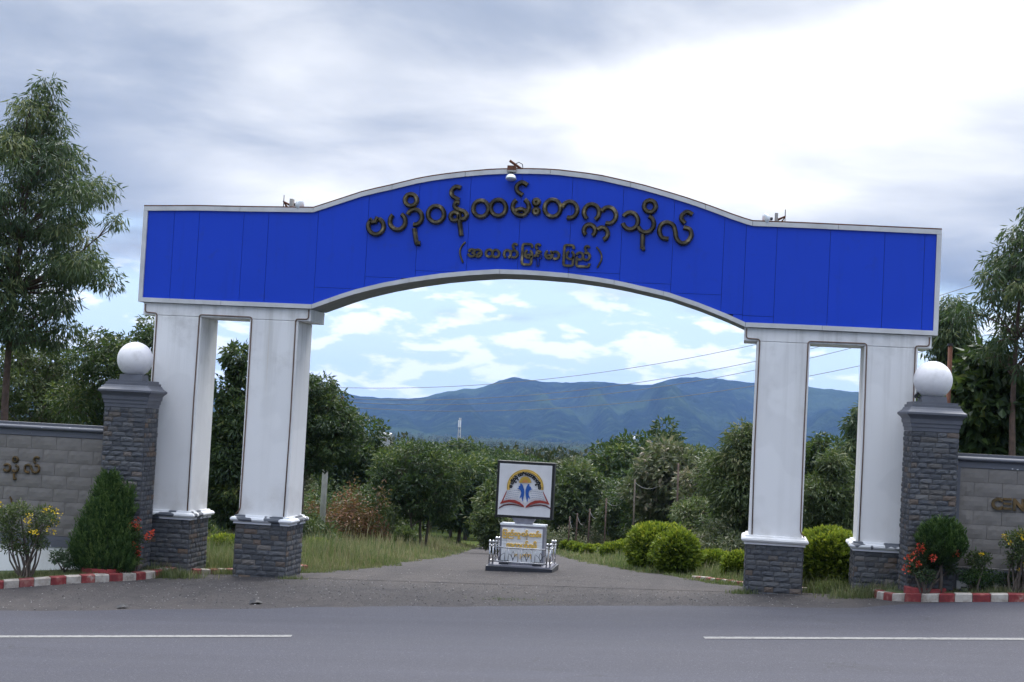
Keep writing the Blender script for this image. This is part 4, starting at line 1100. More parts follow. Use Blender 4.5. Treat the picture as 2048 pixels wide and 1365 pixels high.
# steel railing
rail_z0, rail_z1 = zpt + .09, zpt + .37
def post(x_, y_, h):
    MB().tube([(x_, y_, zpt + .0), (x_, y_, zpt + h)], .019, 10).build('railing_post', M['steel'], sign)
    MB().lathe([(max(1e-3, .033 * math.sin(math.pi * k / 8)), -.033 * math.cos(math.pi * k / 8)) for k in range(9)], 12, (x_, y_, zpt + h + .03)).build('railing_ball', M['steel'], sign)
    MB().lathe([(.02, 0), (.027, .005), (.027, .02), (.02, .025)], 10, (x_, y_, zpt + h - .05)).build('post_collar', M['steel'], sign)
for x_ in (-.60, -.535, .535, .60): post(x_, -.24, .44)
for x_ in (-.60, -.545, .545, .60): post(x_, .70, .44)
for z_ in (rail_z0, rail_z1):
    MB().tube([(-.535, -.24, z_), (.535, -.24, z_)], .014, 8).build('rail', M['steel'], sign)
    for x_ in (-.60, .60): MB().tube([(x_, -.24, z_), (x_, .70, z_)], .014, 8).build('rail', M['steel'], sign)
for k, x_ in enumerate((-.30, -.23, -.035, .035, .23, .30)):
    MB().tube([(x_, -.24, rail_z0), (x_, -.24, rail_z1)], .009, 6).build('baluster', M['steel'], sign)
for x_ in (-.41, -.135, .135, .41):
    mb = MB()
    for s in (-1, 1):
        mb.tube([(x_, -.24, rail_z0 + .03), (x_ + s * .028, -.24, rail_z0 + .12), (x_ + s * .018, -.24, rail_z0 + .18), (x_, -.24, rail_z0 + .21)], .005, 5)
        mb.tube([(x_, -.24, rail_z0 + .06), (x_ + s * .05, -.24, rail_z0 + .14), (x_ + s * .1, -.24, rail_z0 + .17)], .005, 5)
    mb.build('scroll', M['darkmetal'], sign)

# ================================================================== POLES, WIRES, FAR THINGS
def gpos(px, Y, py=1000):
    x_ = float(P(px, py, Y)[0]); return x_, gz(x_, Y)
Yp = 22.0
xp, zp_ = gpos(643, Yp, 1062); ztp = float(P(661, 772, Yp)[2]); xtp = float(P(661, 772, Yp)[0])
root = empty('utility_pole', (xp, Yp, zp_)); tag(root, 'pale concrete utility pole rising behind the dark tree right of the second column', 'utility pole')
H = ztp - zp_
MB().tube([(0, 0, -.5), ((xtp - xp) * .5, 0, H * .5), (xtp - xp, 0, H)], [.11, .09, .065], 8).build('pole', M['concrete'], root)
zarm = float(P(665, 806, Yp)[2]) - zp_
MB().box(xtp - xp - .1, xtp - xp + .46, -.05, .05, zarm - .035, zarm + .035).build('cross_arm', M['concrete'], root)
MB().tube([(xtp - xp, -.06, zarm - .4), (xtp - xp + .3, -.06, zarm - .035)], .018, 5).build('brace', M['steel'], root)
for dx, dz in ((.42, .035), (.12, .035), (-.07, .035)):
    MB().lathe([(.01, 0), (.05, .02), (.05, .06), (.03, .08), (.06, .1), (.06, .15), (.02, .19), (.001, .19)], 10, (xtp - xp + dx, 0, zarm + dz)).build('insulator', M['rust'], root)
MB().box(xtp - xp - .2, xtp - xp + .2, -.05, .05, H - .12, H - .04).build('cross_arm', M['darkmetal'], root)
def wire(a, b, via, label):
    """sagging wire from a to b, its sag set so that it hangs through a seen point"""
    a, b = np.array(a), np.array(b); best = 0
    for sag in np.linspace(0, 6, 121):
        q = [a + (b - a) * t - np.array([0, 0, sag * 4 * t * (1 - t)]) for t in np.linspace(0, 1, 60)]
        pr_ = [proj(p_) for p_ in q]; yy = np.interp(via[0], [p_[0] for p_ in pr_], [p_[1] for p_ in pr_])
        if best == 0 or abs(yy - via[1]) < best[0]: best = (abs(yy - via[1]), q)
    o = MB().tube(best[1], .008, 4, caps=False).build('power_line', M['wire'])
    tag(o, label, 'power line', 'power lines crossing behind the gate')
def proj(p_):
    v = np.array(p_) - CAM; zc_ = v @ _fw; return 1024 + FPX * (v @ _r) / zc_, 682.5 - FPX * (v @ _u) / zc_
wire(P(679, 797, Yp), P(2150, 538, 16), (1080, 790), 'uppermost sagging wire from the concrete pole arm to the right')
wire(P(668, 803, Yp), P(2150, 560, 16), (1010, 807), 'middle sagging wire from the concrete pole arm to the right')
wire(P(662, 812, Yp), P(2150, 620, 16), (1080, 820), 'lowest sagging wire from the concrete pole arm to the right')
wire(P(661, 775, Yp), P(2150, 500, 17), (1110, 757), 'thin top wire from the tip of the concrete pole')
Y2 = 24.0
x2, z2 = gpos(1722, Y2); zt2 = float(P(1726, 725, Y2)[2]); root = empty('utility_pole', (x2, Y2, z2)); tag(root, 'thin dark utility pole half hidden behind the fourth column', 'utility pole')
MB().tube([(0, 0, -.4), (.05, 0, zt2 - z2)], [.12, .09], 8).build('pole', M['bark'], root)
for py in (742, 797):
    zz_ = float(P(1718, py, Y2)[2]) - z2
    MB().box(-.14, .9, -.05, .05, zz_ - .04, zz_ + .04).build('cross_arm', M['darkmetal'], root)
    MB().lathe([(.01, 0), (.05, .02), (.03, .06), (.05, .1), (.001, .14)], 8, (-.1, 0, zz_ + .04)).build('insulator', M['darkmetal'], root)
Y3 = 5.0
x3, z3 = gpos(1889, Y3); zt3 = float(P(1893, 692, Y3)[2]); root = empty('rusty_pole', (x3, Y3, z3)); tag(root, 'rusty steel pole standing behind the right stone pillar', 'pole')
MB().tube([(0, 0, -.3), (0, 0, zt3 - z3)], .045, 8).build('pole', M['rust'], root)
MB().box(-.05, .05, -.05, .05, zt3 - z3, zt3 - z3 + .05).build('pole_cap', M['darkmetal'], root)
# rusty fence posts down the right of the drive
FP = [(1357, 927, 31, 'tallest and nearest'), (1270, 959, 36, 'second nearest'), (1213, 997, 40, 'third nearest'), (1180, 1018, 43, 'fourth nearest'), (1155, 1027, 45, 'fifth nearest'), (1140, 1033, 47, 'farthest')]
tops = []
for px, py, Y, lab in FP:
    x_, z_ = gpos(px - 4, Y, 1080); xt, zt_ = P(px, py, Y)[0], P(px, py, Y)[2]
    o = MB().tube([(0, 0, -.4), (float(xt) - x_, 0, float(zt_) - z_)], [.04, .036], 6).build('fence_post', M['bark_r'] if Y != 36 else M['bark'], None, (x_, Y, z_))
    tag(o, lab + ' of the thin rusty posts along the right side of the drive', 'post', 'rusty posts beside the drive'); tops.append((float(xt), Y, float(zt_) - .12))
for (a, b), lab in zip(zip(tops[:-1], tops[1:]), ('first', 'second', 'third', 'fourth', 'fifth')):
    q = [np.array(a) + (np.array(b) - np.array(a)) * t - np.array([0, 0, .5 * 4 * t * (1 - t)]) for t in np.linspace(0, 1, 14)]
    tag(MB().tube(q, .008, 4, caps=False).build('fence_wire', M['wire']), lab + ' slack wire strung between the rusty posts, counted from the nearest', 'wire', 'slack wires between the posts')
for px, Y, lab in ((962, 40, 'nearest'), (970, 44, 'second'), (976, 48, 'third'), (984, 52, 'farthest')):
    x_, z_ = gpos(px, Y, 1070)
    tag(MB().tube([(0, 0, -.2), (0, 0, .75)], .06, 6).build('marker_post', M['concrete'], None, (x_, Y, z_)), lab + ' pale marker post at the left bend of the drive', 'post', 'pale marker posts at the bend')
# telecom mast, shed roof and water tank on the plain
Ym = 900.0
x_, _ = gpos(918, Ym, 880); zt_ = float(P(918, 836, Ym)[2]); zb_ = gz(x_, Ym); root = empty('lattice_mast', (x_, Ym, zb_)); tag(root, 'thin lattice telecom mast standing on the far plain', 'mast')
Hm = zt_ - zb_; mb = MB()
for sx_, sy_ in ((-1, -1), (1, -1), (1, 1), (-1, 1)): mb.tube([(sx_ * 1.1, sy_ * 1.1, 0), (sx_ * .45, sy_ * .45, Hm)], .13, 4)
mb.build('legs', M['concrete'], root); mb = MB()
for k in range(9):
    f0, f1 = 1.1 - .65 * k / 9, 1.1 - .65 * (k + 1) / 9; z0_, z1_ = Hm * k / 9, Hm * (k + 1) / 9
    for (ax_, ay_), (bx_, by_) in (((-1, -1), (1, -1)), ((1, -1), (1, 1)), ((1, 1), (-1, 1)), ((-1, 1), (-1, -1))): mb.tube([(ax_ * f0, ay_ * f0, z0_), (bx_ * f1, by_ * f1, z1_)], .09, 3)
mb.build('bracing', M['concrete'], root)
for k in (0, 1): MB().box(-.9 + k * 1.0, -.2 + k * 1.0, -.9, -.6, Hm * .82, Hm * .95).build('antenna', M['board'], root)
Yb = 800.0
x_, _ = gpos(770, Yb, 870); zt_ = float(P(770, 866, Yb)[2]); root = empty('white_shed', (x_, Yb, gz(x_, Yb))); tag(root, 'low white roofed building showing above the far trees', 'building')
hB = zt_ - gz(x_, Yb); MB().box(-2.6, 2.6, 0, 6, 0, hB - .8).build('wall', M['concrete'], root)
MB().add([(-3.1, -.5, hB - .9), (3.1, -.5, hB - .9), (3.1, 3, hB), (-3.1, 3, hB), (-3.1, 6.5, hB - .9), (3.1, 6.5, hB - .9)], [(0, 1, 2, 3), (3, 2, 5, 4)]).build('roof', M['board'], root)
Yt = 420.0
x_, _ = gpos(1268, Yt, 880); zt_ = float(P(1268, 873, Yt)[2]); zb_ = gz(x_, Yt); root = empty('water_tank', (x_, Yt, zb_)); tag(root, 'small white water tank standing above the trees right of the sign', 'water tank')
mb = MB()
for sx_, sy_ in ((-1, -1), (1, -1), (1, 1), (-1, 1)): mb.tube([(sx_ * .6, sy_ * .6, 0), (sx_ * .45, sy_ * .45, zt_ - zb_ - 1.5)], .08, 4)
mb.build('stand', M['concrete'], root)
MB().lathe([(.001, 0), (.55, 0), (.55, 1.2), (.3, 1.45), (.001, 1.5)], 14, (0, 0, zt_ - zb_ - 1.5)).build('tank', M['board'], root)

# ================================================================== VEGETATION
def leaf_quads(C, Dr, L, Wd, r, fold=.25):
    """diamond leaves: C = foot points, Dr = unit directions, L, Wd = lengths and widths (arrays)"""
    n = len(C); rnd = r.normal(size=(n, 3)); S_ = np.cross(Dr, rnd); S_ /= np.linalg.norm(S_, axis=1, keepdims=True) + 1e-9
    N_ = np.cross(Dr, S_); L = L[:, None]; Wd = Wd[:, None]
    mid = C + Dr * L * .45 + N_ * Wd * fold
    V = np.stack([C, mid + S_ * Wd * .5, C + Dr * L - N_ * Wd * fold * .5, mid - S_ * Wd * .5], 1).reshape(-1, 3)
    return V, np.arange(4 * n).reshape(n, 4)

def unit(v): return v / (np.linalg.norm(v, axis=-1, keepdims=True) + 1e-9)

def clump_leaves(clumps, per, L, Wd, r, droop=.5, shell=.55, out=.8, tint_sp=.22):
    """leaves spread through ellipsoid clumps [(centre, radii, weight)]"""
    Cs, Ds, Ls, Ws, Ts = [], [], [], [], []
    for c, rad, wgt in clumps:
        n = max(4, int(per * wgt)); d = unit(r.normal(size=(n, 3))); u = shell + (1 - shell) * r.random(n) ** .8
        u *= np.where(r.random(n) < .12, 1.18, 1.0)
        p = np.array(c) + d * np.array(rad) * u[:, None]
        dirs = unit(d * out + r.normal(size=(n, 3)) * .55 + np.array([0, 0, -droop]))
        Cs.append(p); Ds.append(dirs); Ls.append(L * r.uniform(.65, 1.25, n)); Ws.append(Wd * r.uniform(.7, 1.25, n))
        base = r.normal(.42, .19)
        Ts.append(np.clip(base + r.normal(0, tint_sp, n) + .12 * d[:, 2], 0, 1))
    V, F = leaf_quads(np.concatenate(Cs), np.concatenate(Ds), np.concatenate(Ls), np.concatenate(Ws), r)
    return V, F, np.concatenate(Ts)

def limb_path(a, b, r, bow=.12, n=5):
    a, b = np.array(a, float), np.array(b, float); L = np.linalg.norm(b - a); off = r.normal(size=3) * bow * L; off[2] = abs(off[2]) * .6
    return [a + (b - a) * t + off * math.sin(math.pi * t) * (1 - .3 * t) for t in np.linspace(0, 1, n)]

def tree_meshes(seed, H, R, crown0, n_cl, per, L, Wd, droop, cl_r, kind='round', trunk_r=.16, lean=0.0, stems=1, shell=.45):
    """trunk mesh + crown mesh for a tree of height H, crown radius R starting at crown0*H"""
    r = np.random.default_rng(seed); clumps = []; tb = MB()
    z0 = crown0 * H; ch = H - z0
    lobes = [(unit(r.normal(size=3) * (1, 1, .7)), r.uniform(.2, .55)) for _ in range(7)]
    for k in range(n_cl):
        for _ in range(60):
            u = r.random() ** (.85 if kind != 'tall' else .9); a = r.random() * 2 * math.pi
            if kind == 'round': env = math.sqrt(max(0, 1 - (2 * u - 1) ** 2)) ** .8
            elif kind == 'tall': env = (math.sin(math.pi * min(1, u * .85 + .12))) ** .8 * (1.05 - .45 * u)
            else: env = (1 - u) ** .7 + .12                                   # cone
            dv = unit(np.array([math.cos(a) * env, math.sin(a) * env, 2 * u - 1]))
            env *= .62 + sum(w_ * math.exp(-((dv - l_) ** 2).sum() / .35) for l_, w_ in lobes)
            rr = R * env * math.sqrt(r.uniform(.12, 1))
            c = np.array([rr * math.cos(a) + lean * (z0 + u * ch), rr * math.sin(a), z0 + u * ch * .96])
            s = cl_r * r.uniform(.45, 1.3)
            if all(np.linalg.norm((c - q[0]) / (1, 1, .8)) > .62 * (s + q[1][0]) * .8 for q in clumps): break
        clumps.append((c, np.array([s, s, s * r.uniform(.55, .8)]), (s / cl_r) ** 2))
    for st in range(stems):
        bx, by = (0, 0) if stems == 1 else (r.normal() * .35, r.normal() * .3)
        top = np.array([lean * H * .8 + (bx * 2.2 if stems > 1 else r.normal() * .1), by * 2, H * (.86 if kind != 'round' else .7)])
        tp = limb_path((bx, by, -.3), top, r, .03 if stems == 1 else .06, 9); tr = np.linspace(trunk_r, trunk_r * .18, 9) * (1.0 if stems == 1 else .6)
        tb.tube(tp, list(tr), 8)
    for c, rad, wgt in clumps:
        zt = np.clip(c[2] - np.linalg.norm(c[:2]) * r.uniform(.35, .8), z0 * .55, H * .8)
        i = min(range(len(tp)), key=lambda q: abs(tp[q][2] - zt)); a = tp[i]
        p_ = limb_path(a, c, r, .1, 5); r0 = max(.012, min(tr[i] * .5, trunk_r * .34)); tb.tube(p_, list(np.linspace(r0, .008, 5)), 5, caps=False)
        for _ in range(2):
            e = c + unit(r.normal(size=3)) * rad * .8; tb.tube(limb_path(p_[3], e, r, .1, 3), [.012, .008, .004], 4, caps=False)
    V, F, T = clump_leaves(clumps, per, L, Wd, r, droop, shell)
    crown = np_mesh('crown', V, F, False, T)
    return tb.mesh('trunk', recalc=False), crown

def plant_tree(name, meshes, loc, label, cat='tree', group=None, rz=0.0, sc=1.0, mats=('bark', 'mid'), foliage='crown'):
    root = empty(name, loc, rz); root.scale = (sc, sc, sc) if not hasattr(sc, '__len__') else sc
    tag(root, label, cat, group)
    for nm, me, m in (('trunk', meshes[0], mats[0]), (foliage, meshes[1], mats[1])):
        if me is None: continue
        if not me.materials: me.materials.append(M[m])
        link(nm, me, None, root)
    return root

def tree_at(px, Y, top_py, half_px, label, seed, crown_bottom_py=None, base_dx=0.0, **kw):
    """a tree built for one place: its foot on the ground, its top and crown width as seen"""
    x_, z_ = gpos(px, Y, 1000); sc_ = FPX / ((np.array([x_, Y, 2.0]) - CAM) @ _fw)
    H = float(P(px, top_py, Y)[2]) - z_; R = half_px / sc_
    c0 = .3 if crown_bottom_py is None else max(.04, (float(P(px, crown_bottom_py, Y)[2]) - z_) / H)
    mats = kw.pop('mats', ('bark', 'mid')); nm = kw.pop('name', 'leafy_tree'); grp = kw.pop('group', None)
    args = dict(n_cl=40, per=150, L=.13, Wd=.05, droop=.3, cl_r=R * .3, kind='round', trunk_r=.05 + H * .014); args.update(kw)
    return plant_tree(nm, tree_meshes(seed, H, R, c0, **args), (x_ + base_dx, Y, z_), label, 'tree', grp, mats=mats)

EUC = dict(kind='tall', L=.2, Wd=.034, droop=1.15, name='eucalyptus_tree', mats=('bark_r', 'euc'), shell=.25)
tree_at(14, 6.0, 138, 196, 'tall eucalyptus with drooping narrow leaves at the left edge', 11, 690, n_cl=125, per=320, cl_r=.5, trunk_r=.12, lean=.014, **EUC)
tree_at(2046, 5.0, 405, 132, 'tall eucalyptus with a dark trunk at the right edge', 12, 740, n_cl=56, per=230, cl_r=.42, trunk_r=.10, **EUC)
tree_at(1888, 9.0, 588, 55, 'slim eucalyptus showing between the blue sign end and the right edge tree', 13, 730, n_cl=30, per=260, cl_r=.42, trunk_r=.09, **EUC)
NEEM = dict(mats=('bark', 'neem'), L=.15, Wd=.05, droop=.55)
tree_at(60, 12, 688, 140, 'rounded green tree behind the left wall under the eucalyptus', 21, 880, n_cl=60, per=300, name='leafy_tree', mats=('bark', 'mid'), L=.17, Wd=.05, droop=.5, cl_r=.55)
tree_at(200, 10, 672, 75, 'feathery green tree just left of the left stone pillar', 22, 860, n_cl=40, per=300, cl_r=.45, **NEEM)
tree_at(300, 13, 642, 60, 'slender tree top poking out between the left ball and the first column', 23, 800, n_cl=26, per=240, cl_r=.4, **NEEM)
tree_at(458, 9, 690, 62, 'dark dense tree filling the gap between the two left columns', 24, 1040, n_cl=75, per=330, cl_r=.42, kind='tall', mats=('bark', 'neem'), L=.16, Wd=.06, droop=.7)
tree_at(612, 16, 745, 74, 'dark spreading tree just right of the second column, in front of the pole', 25, 935, n_cl=80, per=330, cl_r=.45, **NEEM)
tree_at(705, 34, 830, 60, 'dark tree with a pointed top behind the spreading tree', 26, 990, n_cl=36, per=230, cl_r=.7, mats=('bark', 'neem'), L=.26, Wd=.11)
tree_at(845, 27, 893, 98, 'dark green small tree with several stems left of the drive', 27, 1030, n_cl=62, per=330, cl_r=.5, stems=4, mats=('bark', 'neem'), L=.17, Wd=.06, droop=.2, trunk_r=.09)
tree_at(918, 44, 925, 66, 'dark round tree where the drive bends out of sight', 28, 1050, n_cl=40, per=250, cl_r=.75, mats=('bark', 'neem'), L=.26, Wd=.11)
tree_at(770, 42, 905, 60, 'mid green tree behind the small tree with several stems', 29, 1040, n_cl=36, per=250, cl_r=.65, mats=('bark', 'dusty'), L=.22, Wd=.09)
# right of the drive
tree_at(1490, 17, 846, 78, 'tall bushy tree hugging the left edge of the third column', 31, 1085, n_cl=85, per=330, cl_r=.5, kind='tall', mats=('bark', 'mid'), L=.2, Wd=.045, droop=.7)
tree_at(1345, 42, 892, 70, 'olive teak tree with pale flower heads behind the nearest rusty post', 32, 1060, n_cl=48, per=220, cl_r=.75, mats=('bark', 'dusty'), L=.32, Wd=.17, droop=.4)
tree_at(1330, 66, 850, 36, 'dark tree whose forked top stands highest against the hills', 33, 1000, n_cl=26, per=200, cl_r=.9, mats=('bark', 'neem'), L=.34, Wd=.15)
tree_at(1245, 62, 884, 88, 'broad dark tree right of the emblem sign', 34, 1040, n_cl=60, per=260, cl_r=1.1, mats=('bark', 'neem'), L=.36, Wd=.16)
tree_at(1165, 55, 935, 62, 'deep green tree directly right of the emblem board', 35, 1060, n_cl=44, per=260, cl_r=.85, mats=('bark', 'mid'), L=.3, Wd=.13)
tree_at(1430, 34, 915, 48, 'dusty olive tree between the rusty post and the third column', 36, 1080, n_cl=36, per=230, cl_r=.55, mats=('bark', 'dusty'), L=.22, Wd=.09)
tree_at(1240, 52, 985, 45, 'low leafy tree behind the second rusty post', 37, 1075, n_cl=30, per=230, cl_r=.5, mats=('bark', 'mid'), L=.22, Wd=.09)
tree_at(1405, 24, 1000, 60, 'loose bushy tree behind the round yellow green bushes', 46, 1095, n_cl=44, per=260, cl_r=.45, mats=('bark', 'mid'), L=.17, Wd=.05, droop=.5)
tree_at(1663, 16, 905, 66, 'bushy mid green tree framed between the two right columns', 38, 1085, n_cl=70, per=330, cl_r=.45, kind='tall', mats=('bark', 'mid'), L=.18, Wd=.045, droop=.6)
tree_at(1640, 30, 872, 40, 'rounder tree behind the bushy one between the right columns', 39, 1000, n_cl=30, per=230, cl_r=.55, mats=('bark', 'neem'), L=.22, Wd=.08)
tree_at(1712, 28, 812, 34, 'thin eucalyptus against the hills at the left edge of the fourth column', 40, 960, n_cl=26, per=220, cl_r=.5, **{**EUC, 'L': .26, 'Wd': .06})
TEAK = dict(mats=('bark', 'neem'), L=.26, Wd=.15, droop=.6)
tree_at(1962, 6, 712, 74, 'big leaved teak tree behind the right wall', 41, 900, n_cl=52, per=190, cl_r=.42, **TEAK)
tree_at(2050, 8, 770, 66, 'yellowish green drooping tree at the right edge above the wall', 42, 930, n_cl=46, per=280, cl_r=.45, mats=('bark', 'mid'), L=.22, Wd=.05, droop=1.0)
tree_at(1890, 12, 715, 45, 'dark tree crown directly behind the right ball', 43, 900, n_cl=36, per=260, cl_r=.45, **NEEM)
tree_at(992, 26, 1012, 30, 'light green shrub tree close behind the left side of the emblem sign', 44, 1098, n_cl=32, per=230, cl_r=.32, mats=('bark', 'mid'), L=.16, Wd=.08, trunk_r=.05)
tree_at(1010, 40, 955, 52, 'leafy tree half hidden by the emblem board', 45, 1085, n_cl=44, per=250, cl_r=.6, mats=('bark', 'mid'), L=.22, Wd=.1)
tree_at(985, 60, 925, 55, 'dark tree behind the top left corner of the emblem board', 47, 1060, n_cl=44, per=240, cl_r=.9, mats=('bark', 'neem'), L=.3, Wd=.14)

# the wood on both sides of the drive: a few kinds, many trees
WOOD = []
for k, (H, R, m, L, Wd) in enumerate(((8.0, 3.0, 'neem', .33, .16), (7.0, 2.8, 'mid', .31, .14), (8.5, 2.6, 'dusty', .33, .17), (6.5, 3.1, 'neem', .28, .15))):
    me = tree_meshes(60 + k, H, R, .16, 58, 210, L, Wd, .3, R * .3, trunk_r=.16)
    for q, mm in zip(me, ('bark', m)): q.materials.append(M[mm])
    WOOD.append(me)
r_ = random.Random(3); placed = []
for k in range(1500):
    Y = 46 + 250 * r_.random() ** 1.5; px = r_.uniform(480, 1850); x_ = float(P(px, 950, Y)[0])
    if Y < 90 and dl(min(Y, 85)) - 3.0 < x_ < dr(min(Y, 85)) + 3.0: continue
    if any(math.hypot(x_ - a, Y - b) < 4.6 for a, b in placed): continue
    placed.append((x_, Y))
    if len(placed) >= 170: break
for x_, Y in placed:
    me = r_.choice(WOOD); s = r_.uniform(.7, 1.12) * (1.0 if Y > 75 else .74)
    ppx = proj((x_, Y, 0))[0]; Hm_ = (8.0, 7.0, 8.5, 6.5)[WOOD.index(me)] * 1.02
    lim = 868 + 22 * r_.random() + (10 if ppx > 1100 else 0)                 # the canopy keeps below the hills
    s = min(s, max(.25, (float(P(ppx, lim, Y)[2]) - gz(x_, Y)) / Hm_ / 1.1))
    side = 'left' if x_ < dl(min(Y, 85)) else 'right'
    look = ('dark green', 'mid green', 'dusty olive', 'low dark green')[WOOD.index(me)]; dist = 'nearer' if Y < 85 else 'farther'
    plant_tree('wood_tree', me, (x_, Y, gz(x_, Y)), '%s tree in the %s wood %s of the drive' % (look, dist, side), 'tree', '%s trees in the %s wood %s of the drive' % (look, dist, side), r_.uniform(0, 6.28), (s * 1.15, s * 1.15, s * r_.uniform(.9, 1.1)))

# far forest on the plain: one mass
def far_forest():
    r = np.random.default_rng(17); Vs, Fs, Ts = [], [], []; k0 = 0
    n = 12000
    Y = 130 * (4700 / 130) ** (r.random(n) ** .85); azm = np.radians(r.uniform(-42, 26, n))
    X = CAM[0] + (Y - CAM[1]) * np.tan(azm)
    for x_, y_ in zip(X, Y):
        z_ = float(g(x_, y_)); H = r.uniform(6, 10.5); R = r.uniform(2.4, 4.4); m = int(260 if y_ < 350 else 110 if y_ < 800 else 26); sz = .55 if y_ < 350 else .95 if y_ < 800 else 2.3
        d = unit(r.normal(size=(m, 3))); d[:, 2] = np.abs(d[:, 2]) * 1.0 - .25; u = r.uniform(.65, 1.05, m)[:, None]
        C = np.array([x_, y_, z_ + H * .6]) + d * u * np.array([R, R, H * .42])
        V, F = leaf_quads(C, unit(d + r.normal(size=(m, 3)) * .5), sz * r.uniform(.7, 1.3, m), sz * .6 * r.uniform(.7, 1.3, m), r)
        b = r.choice([.2, .3, .4, .5, .62, .8]) + r.normal(0, .05)
        Vs.append(V); Fs.append(F + k0); Ts.append(np.clip(b + r.normal(0, .12, m) + .12 * d[:, 2], 0, 1)); k0 += len(V)
    return np_mesh('forest', np.concatenate(Vs), np.concatenate(Fs), False, np.concatenate(Ts))
M['forest'] = leaf_mat('forest canopy', [(0, (0.012, 0.022, 0.009)), (0.4, (0.023, 0.037, 0.013)), (0.7, (0.045, 0.052, 0.023)), (1, (0.085, 0.075, 0.042))], .15)
tag(link('forest', far_forest(), M['forest']), 'distant mixed woodland covering the plain below the hills', 'forest', kind='stuff')

# undergrowth between the trees: brush with some rust-red foliage
def brush(name, spots, mat, label, per, L, Wd, seed, group=None):
    r = np.random.default_rng(seed)
    cl = []
    for px, Y, py, rad in spots:
        x_, z_ = gpos(px, Y, 1040); zt = float(P(px, py, Y)[2]); hh = max(.3, zt - z_)
        for _ in range(5):
            cl.append((np.array([x_ + r.normal() * rad * .7, Y + r.normal() * rad * .6, z_ + hh * r.uniform(.15, .85)]), np.array([rad * .55, rad * .55, hh * .32]), 1))
    V, F, T = clump_leaves(cl, per, L, Wd, r, .3, .2, .6)
    o = link(name, np_mesh(name, V, F, False, T), M[mat]); tag(o, label, 'undergrowth', group, 'stuff')
rr = random.Random(8)
brush('undergrowth', [(rr.uniform(600, 800), rr.uniform(25, 38), rr.uniform(960, 1040), rr.uniform(.6, 1.1)) for _ in range(46)], 'mid', 'tangled green brush left of the drive below the trees', 130, .16, .07, 1)
brush('undergrowth', [(p, rr.uniform(23, 26), y, .55) for p, y in ((668, 985), (700, 950), (706, 1000), (728, 1000), (735, 975), (735, 1030), (770, 1050), (690, 1035), (655, 1010))], 'rusty', 'rust red foliage in the brush left of the drive', 90, .14, .06, 2)
brush('undergrowth', [(rr.uniform(1400, 1500), rr.uniform(14, 30), rr.uniform(1040, 1090), rr.uniform(.5, .9)) for _ in range(18)] + [(rr.uniform(1110, 1420), rr.uniform(50, 62), rr.uniform(1030, 1075), rr.uniform(.8, 1.3)) for _ in range(34)], 'dusty', 'scrubby olive brush right of the drive behind the bushes', 130, .16, .06, 3)
brush('undergrowth', [(rr.uniform(1560, 1760), rr.uniform(10, 20), rr.uniform(1060, 1110), rr.uniform(.5, .9)) for _ in range(22)], 'mid', 'green brush seen low between the two right columns', 130, .13, .05, 4)
brush('undergrowth', [(rr.uniform(596, 634), rr.uniform(12.5, 15), rr.uniform(1010, 1060), rr.uniform(.3, .5)) for _ in range(12)], 'mid', 'leafy brush hugging the right side of the second column', 150, .13, .05, 6)
brush('undergrowth', [(rr.uniform(380, 520), rr.uniform(10, 18), rr.uniform(1030, 1080), rr.uniform(.4, .8)) for _ in range(20)], 'neem', 'dark brush seen low between the two left columns', 130, .15, .08, 5)

# clipped round bushes -------------------------------------------------
def bush(px, bot_py, top_py, half_px, label, seed, mat='lime', L=.095, Wd=.046, n=5200, cat='bush', group=None, name='round_bush', squash=1.0, Y=None, dz=0.0):
    q = G(px, bot_py) if Y is None else np.array([float(P(px, bot_py, Y)[0]), Y, gz(float(P(px, bot_py, Y)[0]), Y)])
    sc_ = FPX / ((q - CAM) @ _fw); R = half_px / sc_; H = (bot_py - top_py) / sc_
    r = np.random.default_rng(seed); d = unit(r.normal(size=(n, 3))); lump = np.zeros(n)
    for _ in range(34):
        c = unit(r.normal(size=3)); lump += np.exp(-np.sum((d - c) ** 2, 1) / .045) * r.uniform(-.22, .24)
    u = (1 + lump) * np.where(r.random(n) < .5, r.uniform(.9, 1.12, n), r.uniform(.5, .92, n))
    sh = np.sign(d[:, 2]) * np.abs(d[:, 2]) ** .85
    C = np.stack([d[:, 0] * R * u, d[:, 1] * R * u, H * .5 + sh * H * .5 * u], 1); C[:, 2] = np.maximum(C[:, 2], .02)
    dirs = unit(d * .9 + r.normal(size=(n, 3)) * .5 + (0, 0, .35))
    V, F = leaf_quads(C, dirs, L * r.uniform(.7, 1.3, n), Wd * r.uniform(.7, 1.3, n), r)
    T = np.clip(.12 + 1.3 * np.clip(u - .78, -.1, .35) + r.normal(0, .15, n) + .3 * (C[:, 2] / H - .35), 0, 1)     # lit tips and tops, shaded inside and underside painted into the tint
    root = empty(name, (float(q[0]), float(q[1]), float(q[2]) + dz)); tag(root, label, cat, group)
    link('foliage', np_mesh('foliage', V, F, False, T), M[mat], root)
    tb = MB()
    for k in range(5):
        a = k * 1.3; tb.tube([(.04 * math.cos(a), .04 * math.sin(a), -.1), (R * .4 * math.cos(a), R * .4 * math.sin(a), H * .55)], [.025, .008], 5)
    link('stem', tb.mesh('stem'), M['bark'], root)
    return root
GB = 'clipped yellow green bushes along the drive'
bush(1308, 1139, 1052, 50, 'large clipped yellow green bush beside the drive, the left one of the touching pair', 1, n=9000, group=GB)
bush(1350, 1147, 1066, 40, 'clipped yellow green bush in front of the larger one of the touching pair', 2, n=8000, group=GB)
bush(1428, 1145, 1106, 27, 'small clipped bush left of the third column, the left of two', 3, n=4200, group=GB)
bush(1474, 1158, 1110, 26, 'small clipped bush touching the left side of the third column', 4, n=4200, group=GB)
